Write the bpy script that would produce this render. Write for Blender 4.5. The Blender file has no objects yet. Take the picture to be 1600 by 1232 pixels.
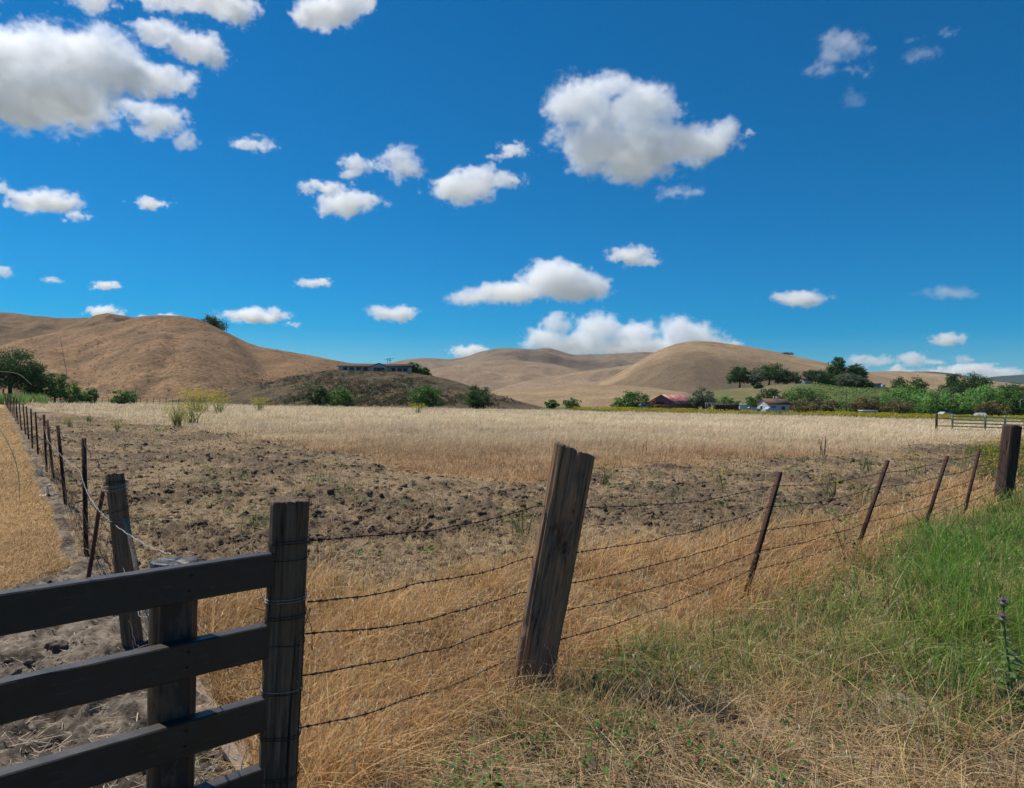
import bpy, math, random
import numpy as np
from mathutils import Vector
from mathutils.bvhtree import BVHTree

R = math.radians
scene = bpy.context.scene
COL = scene.collection

# ---------------------------------------------------------------- camera, sky, sun, exposure
F_PX = 1067.0
CAM = np.array([0.0, 0.0, 1.6])
PITCH, ROLL = math.atan(6 / F_PX), R(1.0)
Fv = np.array([0, math.cos(PITCH), math.sin(PITCH)])
U0 = np.array([0, -math.sin(PITCH), math.cos(PITCH)])
R0 = np.array([1.0, 0, 0])
Rv = math.cos(ROLL) * R0 + math.sin(ROLL) * U0
Uv = -math.sin(ROLL) * R0 + math.cos(ROLL) * U0

cam_d = bpy.data.cameras.new('camera')
cam_d.sensor_width = 36.0
cam_d.lens = 36.0 * F_PX / 1600.0
cam_d.clip_start = 0.05
cam_d.clip_end = 60000
cam = bpy.data.objects.new('camera', cam_d)
COL.objects.link(cam)
from mathutils import Matrix
M = Matrix(((Rv[0], Uv[0], -Fv[0]), (Rv[1], Uv[1], -Fv[1]), (Rv[2], Uv[2], -Fv[2])))
cam.matrix_world = Matrix.Translation(Vector(CAM)) @ M.to_4x4()
scene.camera = cam

SUN_EL, SUN_AZ = 56.0, -58.0            # azimuth measured from +Y towards +X
w = bpy.data.worlds.new('World')
scene.world = w
w.use_nodes = True
nt = w.node_tree
nt.nodes.clear()
sky = nt.nodes.new('ShaderNodeTexSky')
sky.sky_type = 'NISHITA'
sky.sun_disc = False
sky.sun_elevation = R(SUN_EL)
sky.sun_rotation = R(SUN_AZ)
sky.altitude = 300
sky.air_density = 1.0
sky.dust_density = 0.0
sky.ozone_density = 6.0
tint = nt.nodes.new('ShaderNodeMix'); tint.data_type = 'RGBA'; tint.blend_type = 'MULTIPLY'
tint.inputs[0].default_value = 1.0
tint.inputs[7].default_value = (0.48, 0.745, 0.92, 1)      # polariser-deep blue
hs = nt.nodes.new('ShaderNodeHueSaturation')
hs.inputs['Hue'].default_value = 0.495
hs.inputs['Saturation'].default_value = 1.33
hs.inputs['Value'].default_value = 1.0
bg = nt.nodes.new('ShaderNodeBackground')
bg.inputs[1].default_value = 0.090
wo = nt.nodes.new('ShaderNodeOutputWorld')
nt.links.new(sky.outputs[0], tint.inputs[6])
nt.links.new(tint.outputs[2], hs.inputs['Color'])
nt.links.new(hs.outputs[0], bg.inputs[0])
nt.links.new(bg.outputs[0], wo.inputs[0])

sun_d = bpy.data.lights.new('sun', 'SUN')
sun_d.energy = 5.0
sun_d.angle = R(0.5)
sun_d.color = (1.0, 0.95, 0.87)
sun = bpy.data.objects.new('sun', sun_d)
COL.objects.link(sun)
sdir = Vector((math.sin(R(SUN_AZ)) * math.cos(R(SUN_EL)), math.cos(R(SUN_AZ)) * math.cos(R(SUN_EL)), math.sin(R(SUN_EL))))
sun.rotation_euler = sdir.to_track_quat('Z', 'Y').to_euler()

scene.view_settings.view_transform = 'Standard'
scene.view_settings.look = 'None'
scene.view_settings.exposure = 0.12
scene.view_settings.gamma = 1.0
cy = scene.cycles
cy.max_bounces = 26
cy.diffuse_bounces = 2
cy.glossy_bounces = 2
cy.transmission_bounces = 2
cy.volume_bounces = 24
cy.transparent_max_bounces = 32
cy.use_denoising = True
try:
    cy.denoiser = 'OPENIMAGEDENOISE'
except Exception:
    pass

# ---------------------------------------------------------------- helpers
def px_dir(px, py):
    px, py = np.asarray(px, float), np.asarray(py, float)
    return Fv + ((px - 800) / F_PX)[..., None] * Rv + ((616 - py) / F_PX)[..., None] * Uv

def at(px, py, D):
    """world point seen at photo pixel (px, py) at depth D"""
    return CAM + px_dir(px, py) * np.asarray(D, float)[..., None]

def ground_pt(px, py, z=0.0):
    d = px_dir(px, py)
    t = (z - CAM[2]) / np.minimum(d[..., 2], -1e-6)
    return CAM + d * t[..., None]

def project(x, y, z=0.0):
    P = np.stack([np.asarray(x, float), np.asarray(y, float), np.asarray(z, float) + np.zeros_like(np.asarray(x, float))], -1) - CAM
    w_ = P @ Fv
    w_ = np.where(w_ < 1e-3, 1e-3, w_)
    return 800 + F_PX * (P @ Rv) / w_, 616 - F_PX * (P @ Uv) / w_

def horizon(px):
    return 622 + (px - 800) * 0.01746

_tabs = {}
def _tab(seed):
    if seed not in _tabs:
        _tabs[seed] = np.random.RandomState(seed).rand(64, 64, 64).astype(np.float32)
    return _tabs[seed]

def vn3(x, y, z, seed=1):
    t = _tab(seed)
    xi, yi, zi = np.floor(x).astype(int), np.floor(y).astype(int), np.floor(z).astype(int)
    fx, fy, fz = x - xi, y - yi, z - zi
    fx, fy, fz = [a * a * a * (a * (a * 6 - 15) + 10) for a in (fx, fy, fz)]
    xi &= 63; yi &= 63; zi &= 63
    x1, y1, z1 = (xi + 1) & 63, (yi + 1) & 63, (zi + 1) & 63
    a = t[xi, yi, zi] * (1 - fx) + t[x1, yi, zi] * fx
    b = t[xi, y1, zi] * (1 - fx) + t[x1, y1, zi] * fx
    c = t[xi, yi, z1] * (1 - fx) + t[x1, yi, z1] * fx
    d = t[xi, y1, z1] * (1 - fx) + t[x1, y1, z1] * fx
    return (a * (1 - fy) + b * fy) * (1 - fz) + (c * (1 - fy) + d * fy) * fz

def fbm3(x, y, z, octaves=5, seed=1, gain=0.5):
    s, a, tot = 0, 1.0, 0
    for k in range(octaves):
        s = s + a * (vn3(x * 2 ** k + 7.3 * k, y * 2 ** k + 3.1 * k, z * 2 ** k + 5.7 * k, seed) * 2 - 1)
        tot += a
        a *= gain
    return s / tot

def vn2(x, y, seed=1):
    t = _tab(seed)[seed % 64]
    xi, yi = np.floor(x).astype(int), np.floor(y).astype(int)
    fx, fy = x - xi, y - yi
    fx, fy = fx * fx * (3 - 2 * fx), fy * fy * (3 - 2 * fy)
    xi &= 63; yi &= 63
    x1, y1 = (xi + 1) & 63, (yi + 1) & 63
    return (t[xi, yi] * (1 - fx) + t[x1, yi] * fx) * (1 - fy) + (t[xi, y1] * (1 - fx) + t[x1, y1] * fx) * fy

def fbm(x, y, octaves=5, seed=1, gain=0.5):
    x, y = np.asarray(x, float), np.asarray(y, float)
    s, a, tot = 0, 1.0, 0
    for k in range(octaves):
        s = s + a * (vn2(x * 2 ** k + 17.3 * k, y * 2 ** k + 9.1 * k, seed + k) * 2 - 1)
        tot += a
        a *= gain
    return s / tot

def sstep(a, b, x):
    t = np.clip((x - a) / (b - a), 0, 1)
    return t * t * (3 - 2 * t)

def make_mesh(name, verts, faces, mat=None, smooth=False, attrs=None, mats=None, mat_idx=None):
    """faces: an (n,4)/(n,3) array or a list of such arrays (or plain lists)"""
    me = bpy.data.meshes.new(name)
    verts = np.asarray(verts, np.float32).reshape(-1, 3)
    if isinstance(faces, np.ndarray):
        faces = [faces]
    if len(faces) and not isinstance(faces[0], np.ndarray):
        me.from_pydata([tuple(v) for v in verts.tolist()], [], [tuple(f) for f in faces])
    else:
        faces = [f for f in faces if len(f)]
        me.vertices.add(len(verts))
        me.vertices.foreach_set('co', verts.ravel())
        loops = np.concatenate([f.ravel() for f in faces]).astype(np.int32)
        tot = np.concatenate([np.full(len(f), f.shape[1]) for f in faces]).astype(np.int32)
        start = np.concatenate([[0], np.cumsum(tot)[:-1]]).astype(np.int32)
        me.loops.add(len(loops))
        me.loops.foreach_set('vertex_index', loops)
        me.polygons.add(len(tot))
        me.polygons.foreach_set('loop_start', start)
        me.update(calc_edges=True)
    for k, v in (attrs or {}).items():
        v = np.asarray(v, np.float32)
        if v.ndim == 1:
            a = me.attributes.new(k, 'FLOAT', 'POINT'); a.data.foreach_set('value', v)
        else:
            a = me.attributes.new(k, 'FLOAT_VECTOR', 'POINT'); a.data.foreach_set('vector', v.ravel())
    if mat is not None:
        me.materials.append(mat)
    for m in mats or []:
        me.materials.append(m)
    if mat_idx is not None:
        me.polygons.foreach_set('material_index', np.asarray(mat_idx, np.int32))
    if smooth:
        me.polygons.foreach_set('use_smooth', np.ones(len(me.polygons), bool))
    me.update()
    return me

def obj(name, me, parent=None, loc=None, label=None, cat=None, group=None, kind=None):
    o = bpy.data.objects.new(name, me)
    COL.objects.link(o)
    if parent is not None:
        o.parent = parent
    if loc is not None:
        o.location = loc
    if label: o['label'] = label
    if cat: o['category'] = cat
    if group: o['group'] = group
    if kind: o['kind'] = kind
    return o

def thing(name, label, cat, loc=(0, 0, 0), group=None):
    return obj(name, None, None, tuple(float(v) for v in loc), label, cat, group)

class NT:
    """small node-tree helper"""
    def __init__(s, name):
        s.m = bpy.data.materials.new(name)
        s.m.use_nodes = True
        s.t = s.m.node_tree
        s.t.nodes.clear()
        s.out = s.n('OutputMaterial')
    def n(s, typ, **kw):
        nd = s.t.nodes.new('ShaderNode' + typ)
        for k, v in kw.items():
            setattr(nd, k, v)
        return nd
    def l(s, a, b):
        s.t.links.new(a, b)
    def noise(s, vec, scale, detail=5, rough=0.55, dist=0.0):
        nd = s.n('TexNoise')
        nd.inputs['Scale'].default_value = scale
        nd.inputs['Detail'].default_value = detail
        nd.inputs['Roughness'].default_value = rough
        nd.inputs['Distortion'].default_value = dist
        if vec is not None: s.l(vec, nd.inputs['Vector'])
        return nd.outputs['Fac']
    def coord(s, kind='Object', scale=None):
        tc = s.n('TexCoord')
        o = tc.outputs[kind]
        if scale is not None:
            mp = s.n('Mapping'); mp.inputs['Scale'].default_value = scale
            s.l(o, mp.inputs[0]); o = mp.outputs[0]
        return o
    def pos(s, scale=None):
        o = s.n('NewGeometry').outputs['Position']
        if scale is not None:
            mp = s.n('Mapping'); mp.inputs['Scale'].default_value = scale
            s.l(o, mp.inputs[0]); o = mp.outputs[0]
        return o
    def ramp(s, fac, stops, interp='LINEAR'):
        r = s.n('ValToRGB')
        r.color_ramp.interpolation = interp
        e = r.color_ramp.elements
        while len(e) < len(stops): e.new(0.5)
        for el, (p, c) in zip(e, stops):
            el.position = p
            el.color = (c[0], c[1], c[2], 1) if not np.isscalar(c) else (c, c, c, 1)
        s.l(fac, r.inputs[0])
        return r.outputs[0]
    def mix(s, fac, a, b, mode='MIX'):
        m = s.n('Mix', data_type='RGBA', blend_type=mode)
        for i, v in ((0, fac), (6, a), (7, b)):
            if hasattr(v, 'is_output'): s.l(v, m.inputs[i])
            elif np.isscalar(v): m.inputs[i].default_value = v if i == 0 else (v, v, v, 1)
            else: m.inputs[i].default_value = (v[0], v[1], v[2], 1)
        return m.outputs[2]
    def math(s, op, a, b=None, clamp=False):
        m = s.n('Math', operation=op, use_clamp=clamp)
        for i, v in ((0, a), (1, b)):
            if v is None: continue
            if hasattr(v, 'is_output'): s.l(v, m.inputs[i])
            else: m.inputs[i].default_value = v
        return m.outputs[0]
    def attr(s, name, typ='GEOMETRY'):
        a = s.n('Attribute', attribute_name=name, attribute_type=typ)
        return a.outputs['Fac']
    def bump(s, h, strength=0.5, dist=0.02):
        b = s.n('Bump')
        b.inputs['Strength'].default_value = strength
        b.inputs['Distance'].default_value = dist
        s.l(h, b.inputs['Height'])
        return b.outputs[0]
    def bsdf(s, color, rough=0.9, spec=0.2, normal=None, metal=0.0):
        p = s.n('BsdfPrincipled')
        for k, v in (('Base Color', color), ('Roughness', rough), ('Metallic', metal)):
            if hasattr(v, 'is_output'): s.l(v, p.inputs[k])
            elif np.isscalar(v): p.inputs[k].default_value = v
            else: p.inputs[k].default_value = (v[0], v[1], v[2], 1)
        p.inputs['Specular IOR Level'].default_value = spec
        if normal is not None: s.l(normal, p.inputs['Normal'])
        s.l(p.outputs[0], s.out.inputs['Surface'])
        return p
    def leafy(s, color, trans=0.35, tcol=1.0, rough=0.7):
        p = s.bsdf(color, rough, 0.15)
        tr = s.n('BsdfTranslucent')
        if hasattr(color, 'is_output'): s.l(color, tr.inputs[0])
        else: tr.inputs[0].default_value = (*color, 1)
        mx = s.n('MixShader'); mx.inputs[0].default_value = trans
        s.l(p.outputs[0], mx.inputs[1]); s.l(tr.outputs[0], mx.inputs[2])
        s.l(mx.outputs[0], s.out.inputs['Surface'])
        return s.m

def plain(name, color, rough=0.8, spec=0.3, metal=0.0, var=0.15, scale=3.0):
    m = NT(name)
    v = m.noise(m.coord('Object'), scale, 4)
    c = m.mix(m.ramp(v, [(0.3, 0), (0.7, 1)]), tuple(x * (1 - var) for x in color), tuple(min(1, x * (1 + var)) for x in color))
    m.bsdf(c, rough, spec, metal=metal)
    return m.m
# ---------------------------------------------------------------- ground
def base_z(x, y):
    d = np.hypot(x, y)
    return -0.8 * sstep(88, 130, d)

_gp = lambda a: np.array(a, float)
LAWN = _gp([(600, -20), (640, 10), (665, 22), (700, 38), (760, 60), (830, 92), (885, 120), (905, 70), (930, 2), (960, -120), (1100, -400)])
DIRT = _gp([(600, -12), (640, 13), (663, 27), (700, 52), (750, 84), (790, 103), (865, 140), (930, 225), (1010, 300), (1100, 330), (1232, 400), (1500, 430)])
FIELD = _gp([(-400, 628), (20, 632), (150, 651), (270, 668), (380, 684), (520, 704), (640, 728), (730, 748), (820, 752), (900, 744), (1000, 726), (1100, 718), (1250, 714), (1400, 700), (1480, 694), (1560, 684), (1900, 676)])
MARGIN = _gp([(200, 960), (330, 945), (420, 925), (480, 912), (600, 925), (820, 885), (950, 860), (1100, 850), (1200, 838), (1350, 795), (1450, 760), (1560, 725), (1900, 690)])
FENCE = _gp([(0, 1800), (415, 1380), (830, 1075), (1170, 940), (1347, 872), (1450, 838), (1512, 810), (1568, 786), (1620, 770), (1800, 738), (2400, 700)])
GREEN = _gp([(500, 1140), (700, 1120), (880, 1040), (960, 975), (1150, 925), (1250, 893), (1350, 862), (1450, 818), (1520, 785), (1600, 765), (2400, 700)])

def zones(x, y):
    """masks of what covers the ground: lawn, dirt, field (standing grass), till, gold, green, thatch"""
    x, y = np.asarray(x, float), np.asarray(y, float)
    nj = fbm(x * 0.9, y * 0.9, 3, 5)
    px, py = project(x, y)
    front = y > 0.3
    jx = nj * 14
    kk = np.clip((py - 612) / 150, 0.06, 1.6)
    px = px + jx * kk
    py = py + fbm(x * 0.7 + 40, y * 0.7, 3, 9) * 22 * kk
    soft = 6 * kk + 1
    lawn = front * sstep(1, -1, (px - np.interp(py, LAWN[:, 0], LAWN[:, 1])) / soft)
    left = front * sstep(1, -1, (px - np.interp(py, DIRT[:, 0], DIRT[:, 1])) / soft)
    dirt = left * (1 - lawn)
    road = np.maximum(1 - front, sstep(-1, 1, (py - np.interp(px, FENCE[:, 0], FENCE[:, 1])) / soft)) * (1 - left)
    rest = (1 - left) * (1 - road)
    field = rest * sstep(1, -1, (py - np.interp(px, FIELD[:, 0], FIELD[:, 1])) / soft)
    till = rest * (1 - field) * sstep(1, -1, (py - np.interp(px, MARGIN[:, 0], MARGIN[:, 1])) / (soft * 1.6))
    gold_in = rest * (1 - field) * (1 - till)
    gmask = sstep(-1, 1, (py - np.interp(px, GREEN[:, 0], GREEN[:, 1])) / (soft * 3.0))
    gold_out = road * (1 - gmask)
    g = road * gmask
    low = sstep(1100, 1165, py - 45 * sstep(1350, 1500, px) + fbm(x * 2, y * 2, 3, 15) * 110) * sstep(1900, 1650, px)
    thatch = g * low
    green = g * (1 - low)
    return dict(lawn=lawn, dirt=dirt, field=field, till=till, gold=gold_in + gold_out, green=green, thatch=thatch, px=px, py=py)

def polar_grid():
    r = np.concatenate([[0.25, 0.5, 0.75], np.geomspace(1.0, 60, 720), np.geomspace(72, 600, 70), np.geomspace(650, 26000, 24)])
    a = np.concatenate([np.arange(-52, 52, 0.13), np.arange(52, 308, 4.0)])
    a = np.radians(a)
    return r, a
r_, a_ = polar_grid()
RR, AA = np.meshgrid(r_, a_, indexing='ij')
GX, GY = RR * np.sin(AA), RR * np.cos(AA)
Zn = zones(GX, GY)
def soil_field(x, y):
    return fbm(x * 0.75, y * 0.75, 4, 21) * 0.75 + 0.75 * fbm(x * 3.6, y * 3.6, 4, 23, 0.65)
soilmix = sstep(-0.06, 0.26, soil_field(GX, GY))
clod = np.abs(fbm(GX * 2.6, GY * 2.6, 5, 31, 0.62))
clod2 = fbm(GX * 9, GY * 9, 3, 35)
near = sstep(60, 38, RR)
GZ = base_z(GX, GY) + near * (Zn['till'] * ((0.13 * clod + 0.05 * np.abs(clod2) + 0.07 * np.abs(fbm(GX * 5.2, GY * 5.2, 4, 37, 0.65))) * (0.45 + 0.8 * soilmix) - 0.03)
                              + Zn['dirt'] * (0.05 * clod2 + 0.08 * clod + 0.05 * np.abs(fbm(GX * 14, GY * 14, 3, 39)) - 0.02 + 0.012 * np.sin(GY * 9 + GX * 3))
                              + (Zn['gold'] + Zn['green'] + Zn['thatch']) * 0.10 * fbm(GX * 1.3, GY * 1.3, 4, 41)
                              + Zn['lawn'] * 0.03 * clod)
far_u = fbm(GX / 90, GY / 90, 3, 51) * sstep(140, 260, RR) * 0.6
GZ = GZ + far_u - 0.6 * sstep(180, 300, RR)
def mixc(a, b, t): return np.asarray(a) * (1 - t[..., None]) + np.asarray(b) * t[..., None]
straw = sstep(-0.2, 0.5, fbm(GX * 4, GY * 4, 4, 61))
c_till = mixc((0.25, 0.178, 0.105), (0.080, 0.058, 0.041), soilmix * 0.85)
c_till = mixc(c_till, np.full(3, 1.0) * (0.30, 0.225, 0.135), straw * 0.30)
c_dirt = mixc((0.20, 0.160, 0.120), (0.075, 0.060, 0.046), sstep(-0.2, 0.25, fbm(GX * 3, GY * 3, 5, 71) * 0.6 + 0.6 * fbm(GX * 13, GY * 13, 3, 72)))
c_lawn = mixc((0.42, 0.28, 0.14), (0.30, 0.20, 0.095), sstep(-0.3, 0.4, fbm(GX * 1.5, GY * 1.5, 5, 73)))
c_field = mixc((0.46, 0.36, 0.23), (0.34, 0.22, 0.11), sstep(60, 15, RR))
c_gold = mixc((0.24, 0.16, 0.085), (0.10, 0.07, 0.042), straw)
c_green = mixc((0.13, 0.10, 0.05), (0.055, 0.06, 0.022), straw)
c_th = mixc((0.12, 0.085, 0.05), (0.05, 0.04, 0.025), straw)
c_far = mixc((0.22, 0.17, 0.09), (0.09, 0.11, 0.04), sstep(-0.2, 0.3, fbm(GX / 40, GY / 40, 4, 77)))
GC = 0
for k, c in (('till', c_till), ('dirt', c_dirt), ('lawn', c_lawn), ('field', c_field), ('gold', c_gold), ('green', c_green), ('thatch', c_th)):
    GC = GC + c * Zn[k][..., None]
_b = ground_pt(1415, 1118)
bs = 0.8 * np.exp(-((np.hypot(GX - _b[0], (GY - _b[1]) * 0.8)) / (0.2 * (1 + 0.8 * fbm(GX * 11, GY * 11, 3, 7)))) ** 2)
GC = GC * (1 - bs[..., None]) + np.array((0.24, 0.20, 0.15)) * bs[..., None]
fr = sstep(90, 108, RR)
GC = GC * (1 - fr[..., None]) + c_far * fr[..., None]
nr, na = RR.shape
ii, jj = np.meshgrid(np.arange(nr - 1), np.arange(na), indexing='ij')
j2 = (jj + 1) % na
q = np.stack([ii * na + jj, (ii + 1) * na + jj, (ii + 1) * na + j2, ii * na + j2], -1).reshape(-1, 4)
V = np.stack([GX, GY, GZ], -1).reshape(-1, 3)
V = np.concatenate([V, [[0, 0, float(GZ[0].mean())]]])
tri = np.stack([np.full(na, len(V) - 1), np.arange(na), (np.arange(na) + 1) % na], -1)
mg = NT('ground')
ga = mg.n('Attribute', attribute_name='gcol').outputs['Vector']
n1 = mg.noise(mg.pos(), 38, 5, 0.65)
n2 = mg.noise(mg.pos(), 7, 5, 0.6)
v1 = mg.ramp(n1, [(0.3, 0.55), (0.7, 1.35)])
v2 = mg.ramp(n2, [(0.3, 0.8), (0.7, 1.2)])
col = mg.mix(1.0, mg.mix(1.0, ga, v1, 'MULTIPLY'), v2, 'MULTIPLY')
mg.bsdf(col, 0.95, 0.1, mg.bump(n1, 0.6, 0.02))
obj('ground', make_mesh('ground', V, [q[:, ::-1], tri[:, ::-1]], mg.m, True, {'gcol': np.concatenate([GC.reshape(-1, 3), GC[0, :1]])}), kind='structure')

# ---------------------------------------------------------------- hills
def hill_mat(name, a, b, c, s=1.0, contrast=1.0, streak=0.0, bump=0.6):
    m = NT(name)
    p = m.pos((1, 1, 1.0 + streak * 2))
    big = m.noise(p, 0.012 * s, 5, 0.6, 0.6)
    mid = m.noise(p, 0.09 * s, 6, 0.65, 0.3)
    fin = m.noise(p, 0.9 * s, 4, 0.7)
    c1 = m.mix(m.ramp(big, [(0.40, 0), (0.60, 1)]), a, b)
    c2 = m.mix(m.ramp(mid, [(0.46 - 0.04 / contrast, 0), (0.60 + 0.05 / contrast, 1)]), c1, c)
    c3 = m.mix(1.0, c2, m.ramp(fin, [(0.25, 1 - 0.42 * contrast), (0.75, 1 + 0.35 * contrast)]), 'MULTIPLY')
    sc = m.noise(p, 0.28 * s, 3, 0.6, 0.4)
    c3 = m.mix(m.math('MULTIPLY', m.ramp(sc, [(0.60, 0), (0.70, 1)]), 0.45 * contrast), c3, tuple(v * 0.45 for v in c))
    m.bsdf(c3, 1.0, 0.05, m.bump(m.noise(p, 0.35 * s, 6, 0.7), bump, 1.2))
    return m.m
HM = dict(
    dark_tan=hill_mat('brown_hill_grass', (0.26, 0.165, 0.09), (0.19, 0.12, 0.072), (0.14, 0.10, 0.06), 1.0, 1.1),  # browner, darker grass of the two back hills
    tan=hill_mat('dry_hill_grass', (0.32, 0.20, 0.108), (0.225, 0.138, 0.082), (0.155, 0.105, 0.062), 1.0, 1.3),
    back=hill_mat('far_dry_hill_grass', (0.33, 0.235, 0.15), (0.25, 0.180, 0.125), (0.20, 0.150, 0.105), 0.6, 0.6),
    dark=hill_mat('brushy_slope', (0.20, 0.145, 0.085), (0.155, 0.115, 0.075), (0.085, 0.075, 0.05), 2.6, 1.35, 0, 1.0),
    grey=hill_mat('grey_hill_grass', (0.20, 0.15, 0.11), (0.14, 0.115, 0.09), (0.25, 0.185, 0.13), 0.7, 0.6),
    gold=hill_mat('golden_hill_grass', (0.35, 0.25, 0.145), (0.275, 0.19, 0.115), (0.22, 0.16, 0.10), 0.8, 0.6),
    green=hill_mat('green_slope', (0.095, 0.125, 0.042), (0.235, 0.175, 0.095), (0.14, 0.145, 0.06), 1.3, 0.9),
    wood=hill_mat('wooded_ridge', (0.028, 0.045, 0.038), (0.022, 0.038, 0.035), (0.035, 0.055, 0.04), 0.5, 0.8, 0, 1.0))
HV, HF, hoff = [], [], 0
def hill(name, pts, Db, Dr, mat, zb=-3.2, rough=1.0, pw=0.85, back=1.7, nrow=110, seed=1, step=3.0, plateau=0.0, valleys=()):
    """a hill body: rises from depth Db to its ridge at depth Dr (both may vary along it) and falls away behind"""
    global hoff
    P = np.array(pts, float)
    px = np.arange(P[0, 0], P[-1, 0] + 0.1, step)
    # smooth the silhouette polyline
    y = np.interp(px, P[:, 0], P[:, 1])
    k = np.hanning(13); k /= k.sum()
    y = np.convolve(np.pad(y, 6, 'edge'), k, 'valid')
    n = len(px)
    db = np.interp(px, np.linspace(px[0], px[-1], len(np.atleast_1d(Db))), np.atleast_1d(Db))
    dr = np.interp(px, np.linspace(px[0], px[-1], len(np.atleast_1d(Dr))), np.atleast_1d(Dr))
    zr = np.maximum(at(px, y, dr)[:, 2], zb + 0.3)
    tb = np.linspace(0, 1, nrow)
    tk = np.linspace(0, 1, 26)[1:]
    D = np.concatenate([db + (dr - db) * tb[:, None], dr * (1 + plateau) + (dr * back - dr) * tk[:, None]])
    s = np.concatenate([np.sin(np.pi / 2 * tb[:, None] ** pw) ** 1.15 + 0 * px, 0.5 + 0.5 * np.cos(np.pi * tk[:, None]) + 0 * px])
    d = px_dir(px, np.full(n, 616.0))
    d = d / (d @ Fv)[:, None]
    X = CAM[0] + d[:, 0] * D; Y = CAM[1] + d[:, 1] * D
    sc = (dr.mean() - db.mean()) * 0.35
    nz = fbm(X / sc + seed * 3, Y / sc, 5, seed) - 0.35 * np.abs(fbm(X / (sc * 0.5), Y / (sc * 0.5) + seed, 4, seed + 3))
    env = np.concatenate([np.sin(np.pi * np.clip(tb[:, None], 0, 1)) ** 0.8 * (1 - 0.35 * tb[:, None]) + 0 * px, 0 * tk[:, None] + 0 * px])
    h = (zr - zb)
    Zz = zb + h * s + env * nz * h * 0.30 * rough
    for (a0, b0, a1, b1, wd, dep) in valleys:         # gullies running down the slope, in (px, share of the slope)
        tt = np.concatenate([tb, np.full(25, 2.0)])[:, None] + 0 * px
        u = np.clip((tt - b0) / (b1 - b0), 0, 1)
        cx = a0 + (a1 - a0) * u + 10 * np.sin(u * 7 + seed)
        Zz = Zz - h * dep * np.exp(-((px - cx) / wd) ** 2) * sstep(b0 - 0.05, b0 + 0.15, tt) * sstep(b1 + 0.05, b1 - 0.2, tt)
    # keep the outline: the steepest sight line of each column must be the one asked for
    ta = (Zz[:nrow] - CAM[2]) / D[:nrow]
    want = (zr - CAM[2]) / dr
    m = ta.max(0)
    corr = (want - m) * D.mean(0)
    Zz = Zz + np.where(np.abs(corr) < 0.5 * np.abs(h) + 2, want - m, 0) * D * np.concatenate([tb[:, None] ** 1.5 + 0 * px, 0.5 + 0.5 * np.cos(np.pi * tk[:, None]) + 0 * px])
    nrw = Zz.shape[0]
    V = np.stack([X, Y, Zz], -1).reshape(-1, 3)
    i, j = np.meshgrid(np.arange(nrw - 1), np.arange(n - 1), indexing='ij')
    q = np.stack([i * n + j, i * n + j + 1, (i + 1) * n + j + 1, (i + 1) * n + j], -1).reshape(-1, 4)
    HV.append(V); HF.append(q + hoff); hoff += len(V)
    return obj(name, make_mesh(name, V, q, HM[mat], True), kind='structure')

hill('hills', [(-600, 500), (-300, 480), (0, 490), (45, 494), (90, 499), (135, 497), (200, 505), (300, 525), (400, 560), (500, 600), (560, 640)], 520, 820, 'dark_tan', seed=2)
hill('hills', [(-300, 600), (-100, 570), (20, 541), (60, 530), (110, 505), (160, 492), (200, 497), (240, 505), (330, 535), (450, 580), (520, 640)], 430, 610, 'dark_tan', seed=3)
hill('hills', [(-500, 600), (-200, 575), (-40, 556), (0, 547), (30, 538), (95, 527), (135, 519), (175, 511), (215, 503), (255, 500), (285, 502), (310, 506), (350, 521), (400, 544), (450, 553), (530, 566), (600, 577), (660, 590), (740, 640)],
     [150, 150, 150, 155, 160, 170, 190], [400, 420, 420, 380, 350, 330, 330], 'tan', seed=5, rough=0.75, nrow=170, valleys=((222, 0.0, 300, 0.5, 15, 0.035), (150, 0.0, 60, 0.6, 30, 0.06), (420, 0.0, 380, 0.7, 25, 0.07)))
hill('hills', [(180, 640), (225, 612), (262, 589), (300, 584), (360, 580), (430, 576), (520, 577), (600, 592), (690, 640)], 215, [250, 270, 280, 280], 'back', seed=7, rough=0.4, pw=0.75, nrow=90)
hill('hills', [(240, 628), (290, 620), (330, 615), (370, 607), (400, 601), (450, 591), (500, 583), (540, 580), (600, 580), (650, 584), (700, 594), (730, 603), (770, 616), (810, 627), (870, 645)], [150, 140, 134, 134, 134], [175, 190, 200, 190, 165], 'dark', seed=11, rough=1.15, back=1.6, pw=0.7, plateau=0.12, nrow=150)
hill('hills', [(440, 640), (520, 600), (600, 571), (630, 563), (660, 560), (700, 563), (725, 560), (750, 551), (780, 546), (810, 547), (830, 549), (855, 545), (875, 551), (895, 556), (940, 556), (1010, 551), (1060, 556), (1150, 585), (1300, 650)],
     [700, 750, 800], [1150, 1300, 1200], 'grey', seed=13, rough=1.0)
hill('hills', [(560, 650), (620, 596), (650, 582), (700, 574), (740, 566), (790, 562), (840, 566), (880, 572), (920, 583), (980, 602), (1040, 650)], 480, [640, 700, 690], 'back', seed=17, rough=0.9)
hill('hills', [(700, 650), (780, 607), (840, 592), (900, 583), (960, 574), (1020, 566), (1100, 575), (1200, 610), (1260, 650)], 400, 560, 'back', seed=19, rough=0.8)
hill('hills', [(880, 650), (930, 603), (965, 584), (1000, 563), (1030, 547), (1055, 538), (1080, 534), (1110, 535), (1150, 541), (1200, 549), (1260, 563), (1330, 578), (1400, 594), (1500, 608), (1600, 622), (1700, 660)],
     [340, 300, 300, 320, 340], [430, 480, 520, 540, 520], 'gold', seed=23, rough=0.45, nrow=150, pw=0.8)
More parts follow.
